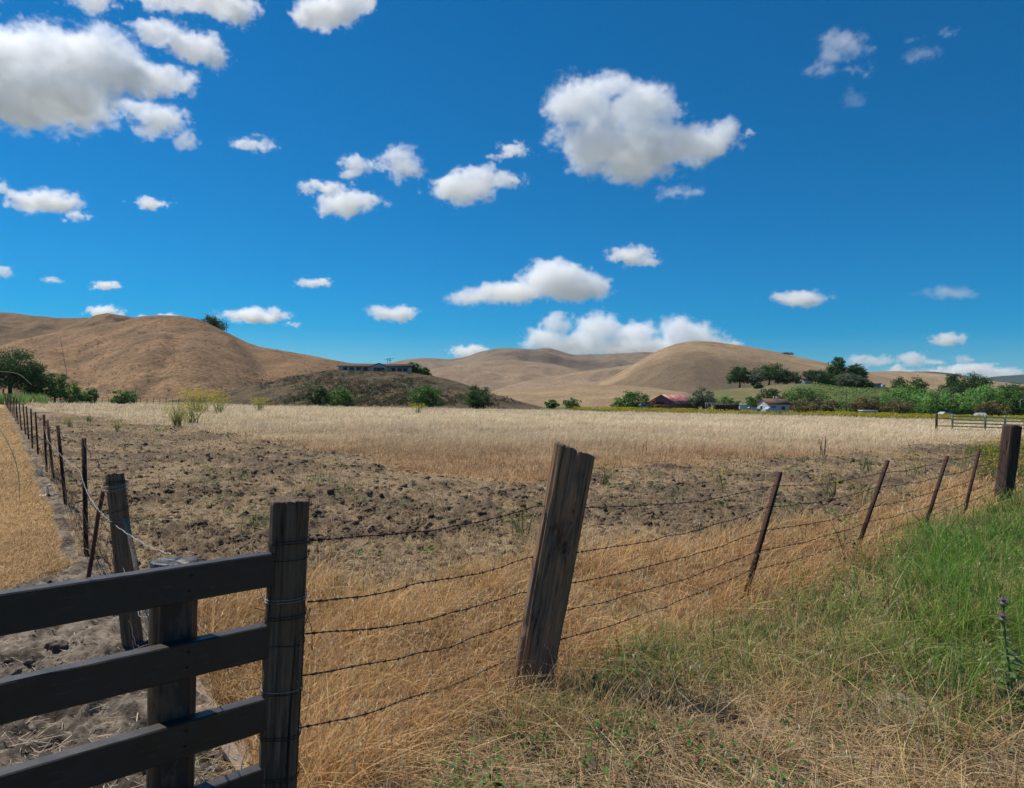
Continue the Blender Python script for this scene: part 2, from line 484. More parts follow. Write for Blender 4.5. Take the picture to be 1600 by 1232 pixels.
hill('hills', [(640, 655), (700, 628), (760, 613), (820, 607), (900, 601), (960, 602), (1020, 606), (1080, 615), (1130, 628), (1190, 655)], 205, [250, 285, 285, 260], 'gold', seed=29, rough=0.4, nrow=80)
hill('hills', [(1230, 660), (1290, 602), (1340, 582), (1400, 580), (1450, 583), (1520, 590), (1560, 597), (1640, 605), (1800, 615), (1900, 660)], 560, 820, 'gold', seed=31, rough=0.6)
hill('hills', [(1040, 655), (1075, 622), (1110, 611), (1150, 607), (1200, 602), (1260, 600), (1330, 604), (1400, 609), (1460, 615), (1560, 624), (1800, 640), (1900, 665)], 206, [270, 300, 310, 320, 320], 'green', seed=37, rough=0.45, nrow=90)
hill('hills', [(1300, 650), (1340, 605), (1382, 584), (1420, 581), (1460, 581), (1490, 584), (1530, 593), (1552, 589), (1600, 586), (1700, 584), (1900, 600), (2000, 650)], 3800, 4800, 'wood', zb=-40, seed=41, rough=0.8)
BV = BVHTree.FromPolygons([tuple(v) for v in np.concatenate(HV).tolist()], [tuple(f) for f in np.concatenate(HF).tolist()])

def ground_z(x, y):
    """height of the land at (x, y)"""
    x, y = float(x), float(y)
    d = math.hypot(x, y)
    z = float(base_z(np.float64(x), np.float64(y))) - 0.6 * float(sstep(180, 300, np.float64(d)))
    h = BV.ray_cast(Vector((x, y, 900)), Vector((0, 0, -1)))
    return max(z, h[0].z) if h[0] is not None else z

def spot(px, D):
    """a standing point at photo column px and depth D"""
    p = at(px, horizon(px), D)
    return float(p[0]), float(p[1]), ground_z(p[0], p[1])

def hit(px, py):
    """the point of the land seen at (px, py)"""
    d = Vector(px_dir(px, py)).normalized()
    h = BV.ray_cast(Vector(CAM), d)
    g = ground_pt(px, py, 0.0) if d.z < -1e-4 else None
    if g is not None and np.hypot(g[0], g[1]) < 88 and (h[0] is None or (Vector(g) - Vector(CAM)).length < h[3]):
        return Vector(g)
    return h[0]
# ---------------------------------------------------------------- grass, straw and weeds (uncountable: scattered as stuff)
gm_ = NT('grass_blade')
bc = gm_.n('Attribute', attribute_name='bcol').outputs['Vector']
GRASS = gm_.leafy(bc, 0.38, rough=0.6)

def blades_at(root, H, wd, lean, curl, c0, c1, rs, segs=4, cj=0.18, head=0.0, hsize=0.012, hcol=(0.6, 0.5, 0.34), flat=False, bias=(0, 0), jit=None):
    """curved tapering blades at the given roots (all sizes may be arrays); HEAD seed spikelets per blade on average"""
    n = len(root)
    H = np.broadcast_to(H, n); wd = np.broadcast_to(wd, n)
    ad = rs.rand(n) * 2 * np.pi
    dirh = np.stack([np.cos(ad) + bias[0], np.sin(ad) + bias[1], 0 * ad], 1)
    ln = np.abs(rs.randn(n)) * lean
    cl = np.abs(rs.randn(n) * 0.6 + 0.7) * curl
    t = np.linspace(0, 1, segs + 1)[None, :, None]
    up = np.array([0, 0, 1.0])
    L = H[:, None, None]
    vert = np.sqrt(np.clip(1 - np.minimum(ln, 0.97) ** 2, 0.02, 1))[:, None, None]
    if flat: vert = vert * 0.12
    P = root[:, None] + dirh[:, None] * L * (ln[:, None, None] * t + cl[:, None, None] * t ** 2 * 0.7) + up * L * (vert * t - 0.42 * cl[:, None, None] * t ** 2.4 * (0.2 if flat else 1))
    sa = ad + np.pi / 2 + rs.randn(n) * 0.7
    side = np.stack([np.cos(sa), np.sin(sa), rs.randn(n) * 0.25], 1)
    W = (wd * (0.7 + 0.6 * rs.rand(n)))[:, None, None] * (1 - 0.93 * t ** 1.6)
    A, B = P - side[:, None] * W / 2, P + side[:, None] * W / 2
    V = np.stack([A, B], 2).reshape(-1, 3)
    base = (np.arange(n) * (segs + 1) * 2)[:, None] + (np.arange(segs) * 2)[None]
    q = np.stack([base, base + 1, base + 3, base + 2], -1).reshape(-1, 4)
    j = 1 + cj * rs.randn(n)[:, None, None] + 0.05 * rs.randn(n, 1, 3)
    if jit is not None: j = j * jit[:, None, None]
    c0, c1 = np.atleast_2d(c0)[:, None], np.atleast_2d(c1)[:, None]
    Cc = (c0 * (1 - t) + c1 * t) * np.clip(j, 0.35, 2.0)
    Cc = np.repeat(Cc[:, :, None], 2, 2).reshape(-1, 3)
    if head:
        k = rs.randint(0, n, int(head * n))
        hz = np.broadcast_to(hsize, n)[k]
        tt = 1 - rs.rand(len(k)) ** 1.4 * 0.32
        i0 = np.clip((tt * segs).astype(int), 0, segs - 1)
        f = (tt * segs - i0)[:, None]
        C0 = P[k, i0] * (1 - f) + P[k, i0 + 1] * f
        az = rs.rand(len(k)) * 2 * np.pi
        off = np.stack([np.cos(az), np.sin(az), -0.3 * rs.rand(len(k))], 1)
        C0 = C0 + off * hz[:, None] * 0.9
        dn = off * 0.45 + np.array([0, 0, -1.0]) + rs.randn(len(k), 3) * 0.25
        dn /= np.linalg.norm(dn, axis=1)[:, None]
        sd = np.cross(dn, rs.randn(len(k), 3)); sd /= np.linalg.norm(sd, axis=1)[:, None] + 1e-9
        hs_ = (hz * (0.7 + 0.6 * rs.rand(len(k))))[:, None]
        D4 = np.stack([C0, C0 + dn * hs_ * 0.7 + sd * hs_ * 0.19, C0 + dn * hs_ * 1.7, C0 + dn * hs_ * 0.7 - sd * hs_ * 0.19], 1)
        q2 = (np.arange(len(k)) * 4)[:, None] + np.arange(4)[None] + len(V)
        V = np.concatenate([V, D4.reshape(-1, 3)]); q = np.concatenate([q, q2])
        jk = (1 + 0.15 * rs.randn(len(k), 1)) * (jit[k][:, None] if jit is not None else 1)
        hc = np.repeat((np.array(hcol) * jk)[:, None], 4, 1).reshape(-1, 3)
        Cc = np.concatenate([Cc, hc])
    return V, q, np.clip(Cc, 0.003, 0.95)

def blades(n, h, hv, wd, lean, curl, rad, c0, c1, seed, **kw):
    rs = np.random.RandomState(seed)
    r = rad * np.sqrt(rs.rand(n)); a = rs.rand(n) * 2 * np.pi
    root = np.stack([r * np.cos(a), r * np.sin(a), 0 * a], 1)
    return blades_at(root, h * np.clip(1 + hv * rs.randn(n), 0.35, 1.8), wd, lean, curl, c0, c1, rs, **kw)

def join(*parts):
    V, Q, C_, o = [], [], [], 0
    for v, q, c_ in parts:
        V.append(v); Q.append(q + o); C_.append(c_); o += len(v)
    return np.concatenate(V), np.concatenate(Q), np.concatenate(C_)

def leaves(n, h, size, rad, col, seed, droop=0.3, ratio=0.5):
    """broad leaves on a low plant"""
    rs = np.random.RandomState(seed)
    a = rs.rand(n) * 2 * np.pi; r = rad * np.sqrt(rs.rand(n))
    c0 = np.stack([r * np.cos(a), r * np.sin(a), h * rs.rand(n) ** 0.7], 1)
    ad = a + rs.randn(n) * 0.6
    d = np.stack([np.cos(ad), np.sin(ad), rs.rand(n) * 0.9 - droop], 1); d /= np.linalg.norm(d, axis=1)[:, None]
    s = np.cross(d, [0, 0, 1.0]) + rs.randn(n, 3) * 0.25; s /= np.linalg.norm(s, axis=1)[:, None]
    z = size * (0.6 + 0.7 * rs.rand(n))[:, None]
    mid = c0 + d * z * 0.5 + np.array([0, 0, 1]) * z * 0.12
    P = np.stack([c0, mid + s * z * ratio / 2, c0 + d * z, mid - s * z * ratio / 2], 1)
    q = (np.arange(n) * 4)[:, None] + np.arange(4)[None]
    C_ = np.repeat((np.array(col) * (1 + 0.25 * rs.randn(n, 1)))[:, None], 4, 1).clip(0.003, 1)
    return P.reshape(-1, 3), q, C_.reshape(-1, 3)

def flowers(n, z0, z1, rad, size, col, seed):
    rs = np.random.RandomState(seed)
    a = rs.rand(n) * 2 * np.pi; r = rad * np.sqrt(rs.rand(n))
    c0 = np.stack([r * np.cos(a), r * np.sin(a), z0 + (z1 - z0) * rs.rand(n)], 1)
    Vs, Qs, Cs = [], [], []
    for k in range(2):
        u = rs.randn(n, 3); u /= np.linalg.norm(u, axis=1)[:, None]
        w_ = np.cross(u, rs.randn(n, 3)); w_ /= np.linalg.norm(w_, axis=1)[:, None]
        z = size * (0.7 + 0.6 * rs.rand(n))[:, None] / 2
        P = np.stack([c0 - u * z, c0 - w_ * z, c0 + u * z, c0 + w_ * z], 1).reshape(-1, 3)
        Vs.append(P); Qs.append((np.arange(n) * 4)[:, None] + np.arange(4)[None] + k * n * 4)
        Cs.append(np.repeat((np.array(col) * (1 + 0.12 * rs.randn(n, 1)))[:, None], 4, 1).reshape(-1, 3))
    return np.concatenate(Vs), np.concatenate(Qs), np.concatenate(Cs)

def gz_fast(x, y):
    """ground height by looking up the ground sheet"""
    d = np.hypot(x, y); a = np.arctan2(x, y)
    i = np.clip(np.searchsorted(r_, d) - 1, 0, len(r_) - 2)
    t = np.clip((d - r_[i]) / (r_[i + 1] - r_[i]), 0, 1)
    j = np.clip(np.round((np.degrees(a) + 52) / 0.13).astype(int), 0, 799)
    return GZ[i, j] * (1 - t) + GZ[i + 1, j] * t

BARE = ground_pt(1415, 1118)          # a small bare pale patch in the verge
def roots(zone, n, r0, r1, seed, per=10, crad=0.035, k=2.0, amax=44, a0=None, keepf=None):
    """root points in clumps: density ~ 1/r^k, kept where the zone says so; clump spread grows with distance"""
    rs = np.random.RandomState(seed)
    m = n // per
    u = rs.rand(m)
    e = 2 - k
    r = r0 * (r1 / r0) ** u if abs(e) < 1e-6 else (r0 ** e + u * (r1 ** e - r0 ** e)) ** (1 / e)
    a = np.radians(rs.uniform(-amax if a0 is None else a0, amax, m))
    cx, cy_ = np.repeat(r * np.sin(a), per), np.repeat(r * np.cos(a), per)
    sp = crad * np.repeat(0.35 + r / 4.5, per)
    x, y = cx + rs.randn(len(cx)) * sp, cy_ + rs.randn(len(cx)) * sp
    Z = zones(x, y)
    w_ = zone(Z)
    if keepf is not None: w_ = w_ * keepf(x, y)
    w_ = w_ * (1 - 0.75 * np.exp(-((np.hypot(x - BARE[0], (y - BARE[1]) * 0.8)) / (0.19 * (1 + 0.7 * fbm(x * 9, y * 9, 3, 7)))) ** 2))
    keep = rs.rand(len(x)) < np.clip(w_, 0, 1)
    cid = np.repeat(rs.rand(m), per)[keep]
    global CL_; CL_ = 0.55 + 0.9 * cid ** 1.3
    x, y = x[keep], y[keep]
    rr = np.hypot(x, y)
    z = gz_fast(x, y) - 0.012
    tint = 1 + 0.30 * fbm(x * 0.7, y * 0.7, 5, seed + 7) + 0.28 * (cid - 0.5)
    return np.stack([x, y, z], 1), rr, tint, rs

def wid(r, a=0.0022, b=0.0006): return a + b * r
def hn(x, y, s, amp, seed): return 1 + amp * fbm(x * s, y * s, 4, seed)

def stuff(name, label, parts):
    V, q, C_ = join(*parts)
    obj(name, make_mesh(name, V, q, GRASS, False, {'bcol': C_}), None, None, label, None, None, 'stuff')
    STAT[name] = len(q)
STAT = {}
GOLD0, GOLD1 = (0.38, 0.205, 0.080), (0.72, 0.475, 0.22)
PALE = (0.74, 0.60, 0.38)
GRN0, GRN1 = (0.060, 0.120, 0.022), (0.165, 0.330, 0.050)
WIND = (0.35, -0.1)
def rv(rs, n, s=0.28): return np.clip(1 + s * rs.randn(n), 0.4, 1.8)

# golden wild oats and brome beside the wire fence
P, r, tn, rs = roots(lambda Z: Z['gold'] * 1.1, 210000, 1.6, 26, 3, per=14)
n = len(P)
hh = 0.235 * rv(rs, n) * hn(P[:, 0], P[:, 1], 1.1, 0.7, 91) * CL_
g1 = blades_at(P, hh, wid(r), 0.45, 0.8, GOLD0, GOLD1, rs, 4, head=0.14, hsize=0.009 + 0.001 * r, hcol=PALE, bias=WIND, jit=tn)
P, r, tn, rs = roots(lambda Z: Z['gold'], 14000, 1.6, 24, 4, per=5)
g2 = blades_at(P, 0.34 * rv(rs, len(P)), wid(r, 0.0016), 0.35, 0.55, GOLD0, (0.6, 0.44, 0.24), rs, 5, head=2.4, hsize=0.011 + 0.0012 * r, hcol=PALE, bias=WIND, jit=tn)
P, r, tn, rs = roots(lambda Z: Z['gold'], 50000, 1.6, 20, 5, per=10)
g3 = blades_at(P, 0.20 * rv(rs, len(P)), wid(r), 1.1, 0.9, (0.22, 0.13, 0.06), (0.50, 0.36, 0.2), rs, 3, flat=True, jit=tn)
stuff('dry_grass', 'golden dry wild grass along the barbed wire fence', [g1, g2, g3])

# standing hay field, its stems redder and more open along the near edge
P, r, tn, rs = roots(lambda Z: Z['field'], 330000, 11, 90, 6, per=12, crad=0.05, k=1.75, keepf=lambda x, y: np.hypot(x, y) < 88 + 3 * fbm(x * 0.1, y * 0.1, 3, 5))
n = len(P); d = np.hypot(P[:, 0], P[:, 1])
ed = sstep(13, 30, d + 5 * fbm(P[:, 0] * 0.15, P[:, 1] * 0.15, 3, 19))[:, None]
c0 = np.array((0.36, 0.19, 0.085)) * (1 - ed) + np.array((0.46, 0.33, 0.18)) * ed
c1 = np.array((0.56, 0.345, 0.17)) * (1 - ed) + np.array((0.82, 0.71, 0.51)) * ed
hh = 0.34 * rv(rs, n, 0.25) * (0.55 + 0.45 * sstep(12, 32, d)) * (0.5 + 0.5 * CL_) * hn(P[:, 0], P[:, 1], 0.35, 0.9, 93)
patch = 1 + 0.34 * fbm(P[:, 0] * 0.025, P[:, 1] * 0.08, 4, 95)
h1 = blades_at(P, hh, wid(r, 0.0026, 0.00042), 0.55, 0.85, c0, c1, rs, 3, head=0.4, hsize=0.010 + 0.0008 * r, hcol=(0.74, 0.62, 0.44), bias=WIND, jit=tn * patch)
stuff('hay_field', 'standing field of ripe pale oats, redder along its near edge', [h1])

# straw and stubble over the disked soil
def soil_keep(x, y):
    return np.clip(sstep(0.24, -0.10, soil_field(x, y)) * 1.0 + 0.18, 0, 1)
P, r, tn, rs = roots(lambda Z: Z['till'], 190000, 4.5, 50, 9, per=10, crad=0.06, k=1.8, keepf=soil_keep)
P[:, 2] += 0.02 * rs.rand(len(P))
s1 = blades_at(P, 0.13 * rv(rs, len(P), 0.4), wid(r, 0.0024, 0.0006), 1.1, 0.5, (0.30, 0.22, 0.13), (0.54, 0.43, 0.27), rs, 2, flat=True, cj=0.3, jit=tn)
P, r, tn, rs = roots(lambda Z: Z['till'], 170000, 4.5, 50, 10, per=14, k=1.8, crad=0.026, keepf=lambda x, y: np.maximum(soil_keep(x, y), 0.45))
s2 = blades_at(P, 0.135 * CL_ * rv(rs, len(P), 0.4), wid(r, 0.0024), 0.8, 0.9, (0.28, 0.19, 0.10), (0.50, 0.37, 0.21), rs, 3, jit=tn)
stuff('straw', 'cut straw and stubble lying on the disked brown soil', [s1, s2])
P, r, tn, rs = roots(lambda Z: Z['dirt'] * sstep(-0.3, 0.4, fbm(Z['px'] / 60, Z['py'] / 40, 3, 33)) * 0.7 + Z['dirt'] * 0.3, 260000, 1.4, 28, 11, per=5, crad=0.08)
P[:, 2] += 0.008 * rs.rand(len(P))
stuff('litter', 'pale straw bits scattered on the bare dirt strip', [blades_at(P, 0.062 * CL_ * rv(rs, len(P), 0.5), wid(r, 0.0024, 0.0006), 1.2, 0.3, (0.38, 0.30, 0.21), (0.56, 0.47, 0.35), rs, 2, flat=True, jit=tn)])
# short golden grass left of the strip
P, r, tn, rs = roots(lambda Z: Z['lawn'], 330000, 4.2, 70, 13, per=9, amax=-26, a0=-45)
stuff('mown_grass', 'short golden mown grass left of the dirt strip', [blades_at(P, 0.075 * rv(rs, len(P)), wid(r), 0.6, 0.9, (0.40, 0.25, 0.11), (0.66, 0.47, 0.25), rs, 3, bias=WIND, jit=tn)])

# roadside: long green grass, foxtails, thatch
def greenw(Z):
    g = sstep(1370, 1500, Z['px'] + 30 * fbm(Z['px'] / 70, Z['py'] / 50, 3, 13)) * sstep(1150, 1050, Z['py'])
    return Z['green'] * np.clip(0.16 + 0.95 * g, 0, 1)
def patchy(s, seed, lo=-0.25, hi=0.2):
    return lambda x, y: sstep(lo, hi, fbm(x * s, y * s, 4, seed))
P, r, tn, rs = roots(greenw, 210000, 1.8, 32, 15, per=12, keepf=patchy(1.4, 43, -0.45, 0.0))
hh = 0.30 * CL_ * rv(rs, len(P)) * (0.65 + 0.5 * sstep(1.2, 3.0, P[:, 0])) * hn(P[:, 0], P[:, 1], 1.0, 0.5, 47)
yel = sstep(-0.1, 0.4, fbm(P[:, 0] * 0.9, P[:, 1] * 0.9, 4, 49))[:, None]
c0 = np.array(GRN0) * (1 - yel) + np.array((0.09, 0.10, 0.03)) * yel
c1 = np.array(GRN1) * (1 - yel) + np.array((0.33, 0.40, 0.085)) * yel
gr = blades_at(P, hh, wid(r, 0.0026), 0.42, 0.85, c0, c1, rs, 5, head=0.10, hsize=0.012 + 0.001 * r, hcol=(0.42, 0.40, 0.2), bias=(-0.25, -0.1), jit=tn)
stuff('green_grass', 'long lush green grass on the roadside bank', [gr])
P, r, tn, rs = roots(lambda Z: Z['green'] * 0.9 + Z['thatch'] * 0.12, 150000, 1.6, 26, 17, per=12)
m1 = blades_at(P, 0.19 * CL_ * rv(rs, len(P)) * hn(P[:, 0], P[:, 1], 1.2, 0.5, 53), wid(r), 0.5, 0.8, (0.24, 0.15, 0.06), (0.62, 0.44, 0.21), rs, 4, head=0.2, hsize=0.011 + 0.001 * r, hcol=(0.52, 0.40, 0.22), jit=tn)
P, r, tn, rs = roots(lambda Z: Z['green'] * 0.95 + Z['thatch'] * 0.40, 105000, 1.6, 26, 18, per=12, keepf=patchy(0.95, 57, 0.0, 0.14))
m2 = blades_at(P, 0.24 * CL_ * rv(rs, len(P)), wid(r), 0.45, 0.7, (0.10, 0.13, 0.035), (0.32, 0.38, 0.10), rs, 4, head=0.4, hsize=0.016 + 0.001 * r, hcol=(0.46, 0.46, 0.2), jit=tn)
stuff('foxtail_grass', 'half green half dry foxtail grass on the roadside', [m1, m2])
P, r, tn, rs = roots(lambda Z: Z['thatch'] + Z['green'] * 0.35 + Z['gold'] * 0.10, 90000, 1.3, 12, 19, per=12, crad=0.05, amax=50)
P[:, 2] += 0.06 * rs.rand(len(P))
t1 = blades_at(P, 0.24 * CL_ * rv(rs, len(P), 0.4), wid(r, 0.0018), 1.0, 0.8, (0.28, 0.18, 0.09), (0.72, 0.56, 0.34), rs, 5, flat=True, cj=0.3, jit=tn)
P, r, tn, rs = roots(lambda Z: Z['thatch'] + Z['green'] * 0.25 + Z['gold'] * 0.15, 110000, 1.3, 12, 20, per=18, crad=0.05, amax=50, keepf=patchy(1.6, 63, -0.25, 0.15))
t2 = blades_at(P, 0.22 * CL_ * rv(rs, len(P)), wid(r, 0.0018), 0.7, 1.2, (0.18, 0.115, 0.055), (0.70, 0.50, 0.27), rs, 5, cj=0.3, bias=(0.3, -0.5), jit=tn)
P, r, tn, rs = roots(lambda Z: Z['thatch'] * 0.7 + Z['green'] * 0.5 + Z['gold'] * 0.3, 4600, 1.4, 10, 22, per=3, crad=0.15, amax=48)
t3 = blades_at(P, 0.36 * rv(rs, len(P)), wid(r, 0.0026), 0.9, 0.45, (0.34, 0.25, 0.13), (0.58, 0.47, 0.30), rs, 6, head=2.2, hsize=0.015, hcol=(0.6, 0.52, 0.36), jit=tn)
stuff('thatch', 'matted dead brown grass across the near roadside', [t1, t2, t3])

def scatter_plants(zone, n, r0, r1, seed, builder, grow=0.0, **kw):
    P, r, tn, rs = roots(zone, n, r0, r1, seed, per=1, **kw)
    out = []
    for i, (p, rr) in enumerate(zip(P, r)):
        V, q, C_ = builder(i)
        a = rs.rand() * 6.283; s = (0.75 + 0.5 * rs.rand()) * (1 + grow * rr)
        M2 = np.array([[math.cos(a), -math.sin(a), 0], [math.sin(a), math.cos(a), 0], [0, 0, 1]])
        out.append((V @ M2.T * s + p, q, np.clip(C_ * tn[i], 0.003, 1)))
    return out
bw_v = [leaves(34, 0.11, 0.036, 0.11, (0.075, 0.15, 0.035), 330 + i) for i in range(4)]
def weedw(Z):
    w_ = (Z['green'] + Z['thatch'] * 0.6) * sstep(1360, 1480, Z['px']) * sstep(1000, 1060, Z['py']) * sstep(1190, 1130, Z['py']) + Z['thatch'] * 0.12
    return w_ + 0.12 * Z['green']
stuff('leafy_weeds', 'low broad leaved green weeds at the roadside', scatter_plants(weedw, 4200, 1.8, 12, 21, lambda i: bw_v[i % 4], keepf=patchy(1.3, 67, -0.2, 0.25)))
tw_v = [leaves(20, 0.09, 0.05, 0.10, (0.07, 0.125, 0.035), 350 + i) for i in range(3)]
stuff('field_weeds', 'small green weeds sprouting in the disked soil', scatter_plants(lambda Z: Z['till'] * 0.22, 3600, 5, 45, 23, lambda i: tw_v[i % 3], grow=0.03, k=1.4, keepf=patchy(0.5, 69, -0.1, 0.3)))
# yellow mustard: along the far edge, and behind the wire fence
my_v = [join(blades(20, 0.42, 0.2, 0.03, 0.3, 0.3, 0.8, (0.09, 0.12, 0.035), (0.20, 0.22, 0.06), 370 + i, segs=2), flowers(18, 0.25, 0.58, 0.85, 0.09, (0.42, 0.37, 0.03), 390 + i)) for i in range(3)]
stuff('mustard_flowers', 'low band of yellow mustard in flower along the far edge of the field', scatter_plants(lambda Z: 1.0 * sstep(780, 1000, Z['px']), 1700, 84, 96, 25, lambda i: my_v[i % 3], k=0.5, a0=-2, keepf=lambda x, y: sstep(-0.15, 0.1, fbm(x * 0.06, y * 0.12, 3, 97))))
mz_v = [join(blades(16, 0.42, 0.25, 0.006, 0.4, 0.4, 0.25, (0.07, 0.11, 0.03), (0.16, 0.2, 0.05), 410 + i, segs=3), leaves(14, 0.3, 0.06, 0.2, (0.07, 0.12, 0.035), 420 + i), flowers(8, 0.25, 0.55, 0.28, 0.024, (0.60, 0.47, 0.02), 430 + i)) for i in range(3)]
stuff('yellow_wildflowers', 'yellow flowering weeds around the tall dark corner post at the right', scatter_plants(lambda Z: sstep(1490, 1580, Z['px']) * sstep(672, 690, Z['py']) * sstep(765, 740, Z['py']), 2600, 11, 30, 27, lambda i: mz_v[i % 3], a0=30, k=1.2, keepf=patchy(0.8, 71, -0.25, 0.1)))
# tall green grass in the far left corner
P, r, tn, rs = roots(lambda Z: sstep(76, 66, Z['px']), 16000, 88, 118, 29, per=10, crad=0.05, k=1.0, amax=-32, a0=-48)
stuff('tall_green_grass', 'strip of tall green grass below the oaks at the far left', [blades_at(P, 1.1 * rv(rs, len(P), 0.2), 0.09, 0.25, 0.3, (0.10, 0.16, 0.04), (0.23, 0.33, 0.10), rs, 3, jit=tn)])

def lumps(zone, n, r0, r1, seed, s0, s1, col, **kw):
    """loose clods of earth"""
    import bmesh
    bm = bmesh.new(); bmesh.ops.create_icosphere(bm, subdivisions=2, radius=1)
    B = np.array([v.co[:] for v in bm.verts]); F = np.array([[v.index for v in f.verts] for f in bm.faces]); bm.free()
    var = [B * (1 + 1.5 * fbm3(B[:, 0] * 1.6 + k * 3, B[:, 1] * 1.6, B[:, 2] * 1.6, 4, 3, 0.8))[:, None] for k in range(7)]
    P, r, tn, rs = roots(zone, n, r0, r1, seed, per=6, crad=0.09, **kw)
    V, Q, C_ = [], [], []
    for i, p in enumerate(P):
        s = (s0 + (s1 - s0) * rs.rand() ** 3) * np.array([1, 0.6 + 0.5 * rs.rand(), 0.55 + 0.25 * rs.rand()])
        a = rs.rand() * 6.283
        v = (var[i % 7] * s) @ rotz_(a).T + p + (0, 0, s[2] * 0.1)
        V.append(v); Q.append(F + i * len(B)); C_.append(np.repeat([np.array(col) * tn[i]], len(B), 0))
    return np.concatenate(V), np.concatenate(Q), np.clip(np.concatenate(C_), 0.003, 1)
def rotz_(a): return np.array([[math.cos(a), -math.sin(a), 0], [math.sin(a), math.cos(a), 0], [0, 0, 1]])
em = NT('loose_earth')
en = em.noise(em.pos(), 60, 4, 0.7)
em.bsdf(em.mix(1.0, em.n('Attribute', attribute_name='bcol').outputs['Vector'], em.ramp(en, [(0.3, 0.6), (0.7, 1.4)]), 'MULTIPLY'), 1.0, 0.05, em.bump(en, 0.8, 0.01))
V, Q, C_ = lumps(lambda Z: Z['till'], 90000, 4.6, 38, 81, 0.006, 0.060, (0.115, 0.084, 0.058), k=1.6, keepf=lambda x, y: 0.38 + 0.62 * sstep(-0.05, 0.22, soil_field(x, y)))
obj('soil_clods', make_mesh('soil_clods', V, Q, em.m, False, {'bcol': C_}), None, None, 'loose dark clods strewn over the disked soil', None, None, 'stuff')
V, Q, C_ = lumps(lambda Z: Z['dirt'], 16000, 1.5, 24, 83, 0.004, 0.034, (0.17, 0.14, 0.11), k=1.7)
obj('gravel', make_mesh('gravel', V, Q, em.m, False, {'bcol': C_}), None, None, 'small crumbs of earth on the bare dirt strip', None, None, 'stuff')
# ---------------------------------------------------------------- materials for fences and buildings
def wood_mat(name, dark, light, grain=1.0, warm=None, warm_amt=0.5, rough=0.85, spec=0.2, bump=0.9, crack=1.0):
    m = NT(name)
    g = m.coord('Object', (38 * grain, 38 * grain, 2.0))
    n1 = m.noise(g, 1.0, 8, 0.68, 0.5)
    n2 = m.noise(m.coord('Object', (10, 10, 3.0)), 1.0, 6, 0.68, 0.4)
    n3 = m.noise(m.coord('Object', (120, 120, 5)), 1.0, 3, 0.6)
    base = m.mix(m.ramp(n1, [(0.34, 0), (0.66, 1)]), dark, light)
    if warm is not None:
        base = m.mix(m.math('MULTIPLY', m.ramp(n2, [(0.44, 0), (0.62, 1)]), warm_amt), base, warm)
    cr = m.ramp(n1, [(0.36, 0), (0.43, 1)])
    base = m.mix(m.math('MULTIPLY', m.math('SUBTRACT', 1.0, cr), 0.75 * crack), base, tuple(0.25 * v for v in dark))
    base = m.mix(1.0, base, m.ramp(n3, [(0.3, 0.75), (0.7, 1.25)]), 'MULTIPLY')
    kn = m.attr('kn')
    base = m.mix(m.math('MULTIPLY', kn, 0.88), base, (0.010, 0.008, 0.007))
    h = m.math('ADD', m.math('MULTIPLY', n1, 1.0), m.math('MULTIPLY', n3, 0.35))
    m.bsdf(base, rough, spec, m.bump(h, bump, 0.008))
    return m.m

WOOD_LEAN = wood_mat('weathered_brown_wood', (0.050, 0.036, 0.026), (0.29, 0.205, 0.14), 1.35, (0.38, 0.20, 0.095), 0.75)
WOOD_GATE = wood_mat('charred_grey_wood', (0.060, 0.040, 0.026), (0.21, 0.15, 0.10), 1.5, (0.19, 0.105, 0.055), 0.7)
WOOD_OLD = wood_mat('grey_split_wood', (0.09, 0.063, 0.042), (0.26, 0.19, 0.125), 1.4, (0.22, 0.14, 0.08), 0.7)
WOOD_PALE = wood_mat('pale_weathered_wood', (0.13, 0.10, 0.075), (0.30, 0.245, 0.19), 1.2, (0.28, 0.2, 0.14), 0.5)
WOOD_DARK = wood_mat('dark_creosoted_wood', (0.03, 0.022, 0.018), (0.095, 0.062, 0.048), 1.2, (0.11, 0.05, 0.034), 0.5)
_bp = NT('black_paint_on_boards')
_n = _bp.noise(_bp.coord('Object', (6, 60, 60)), 1.0, 6, 0.65)
_s = _bp.noise(_bp.coord('Object'), 9, 5, 0.7)
_w = _bp.noise(_bp.coord('Object', (3, 40, 40)), 2.2, 6, 0.7)
_c = _bp.mix(_bp.ramp(_s, [(0.42, 0), (0.62, 1)]), (0.024, 0.019, 0.016), (0.036, 0.028, 0.023))
_c = _bp.mix(_bp.ramp(_w, [(0.60, 0), (0.68, 0.7)]), _c, (0.095, 0.078, 0.062))
_r = _bp.ramp(_s, [(0.3, 0.38), (0.7, 0.58)])
_pb = _bp.bsdf(_c, 0.5, 0.45, _bp.bump(_n, 0.35, 0.003))
_bp.l(_r, _pb.inputs['Roughness'])
BLACK = _bp.m
_rp = NT('peeling_black_paint_on_log')
_n1 = _rp.noise(_rp.coord('Object', (22, 22, 2)), 1.0, 7, 0.68, 0.4)
_n2 = _rp.noise(_rp.coord('Object', (8, 8, 3)), 1.4, 5, 0.6)
_c = _rp.mix(_rp.ramp(_n2, [(0.5, 0), (0.56, 1)]), (0.022, 0.021, 0.022), (0.075, 0.055, 0.042))
_c = _rp.mix(_rp.ramp(_n1, [(0.36, 1), (0.44, 0)]), _c, (0.008, 0.007, 0.006))
_rp.bsdf(_c, 0.5, 0.45, _rp.bump(_n1, 0.8, 0.006))
BLACKLOG = _rp.m
def rust_mat(name, a, b, c):
    m = NT(name)
    n1 = m.noise(m.coord('Object', (30, 30, 9)), 1.0, 6, 0.7)
    col = m.ramp(n1, [(0.32, a), (0.52, b), (0.70, c)])
    m.bsdf(col, 0.85, 0.25, m.bump(n1, 0.5, 0.003), metal=0.0)
    return m.m
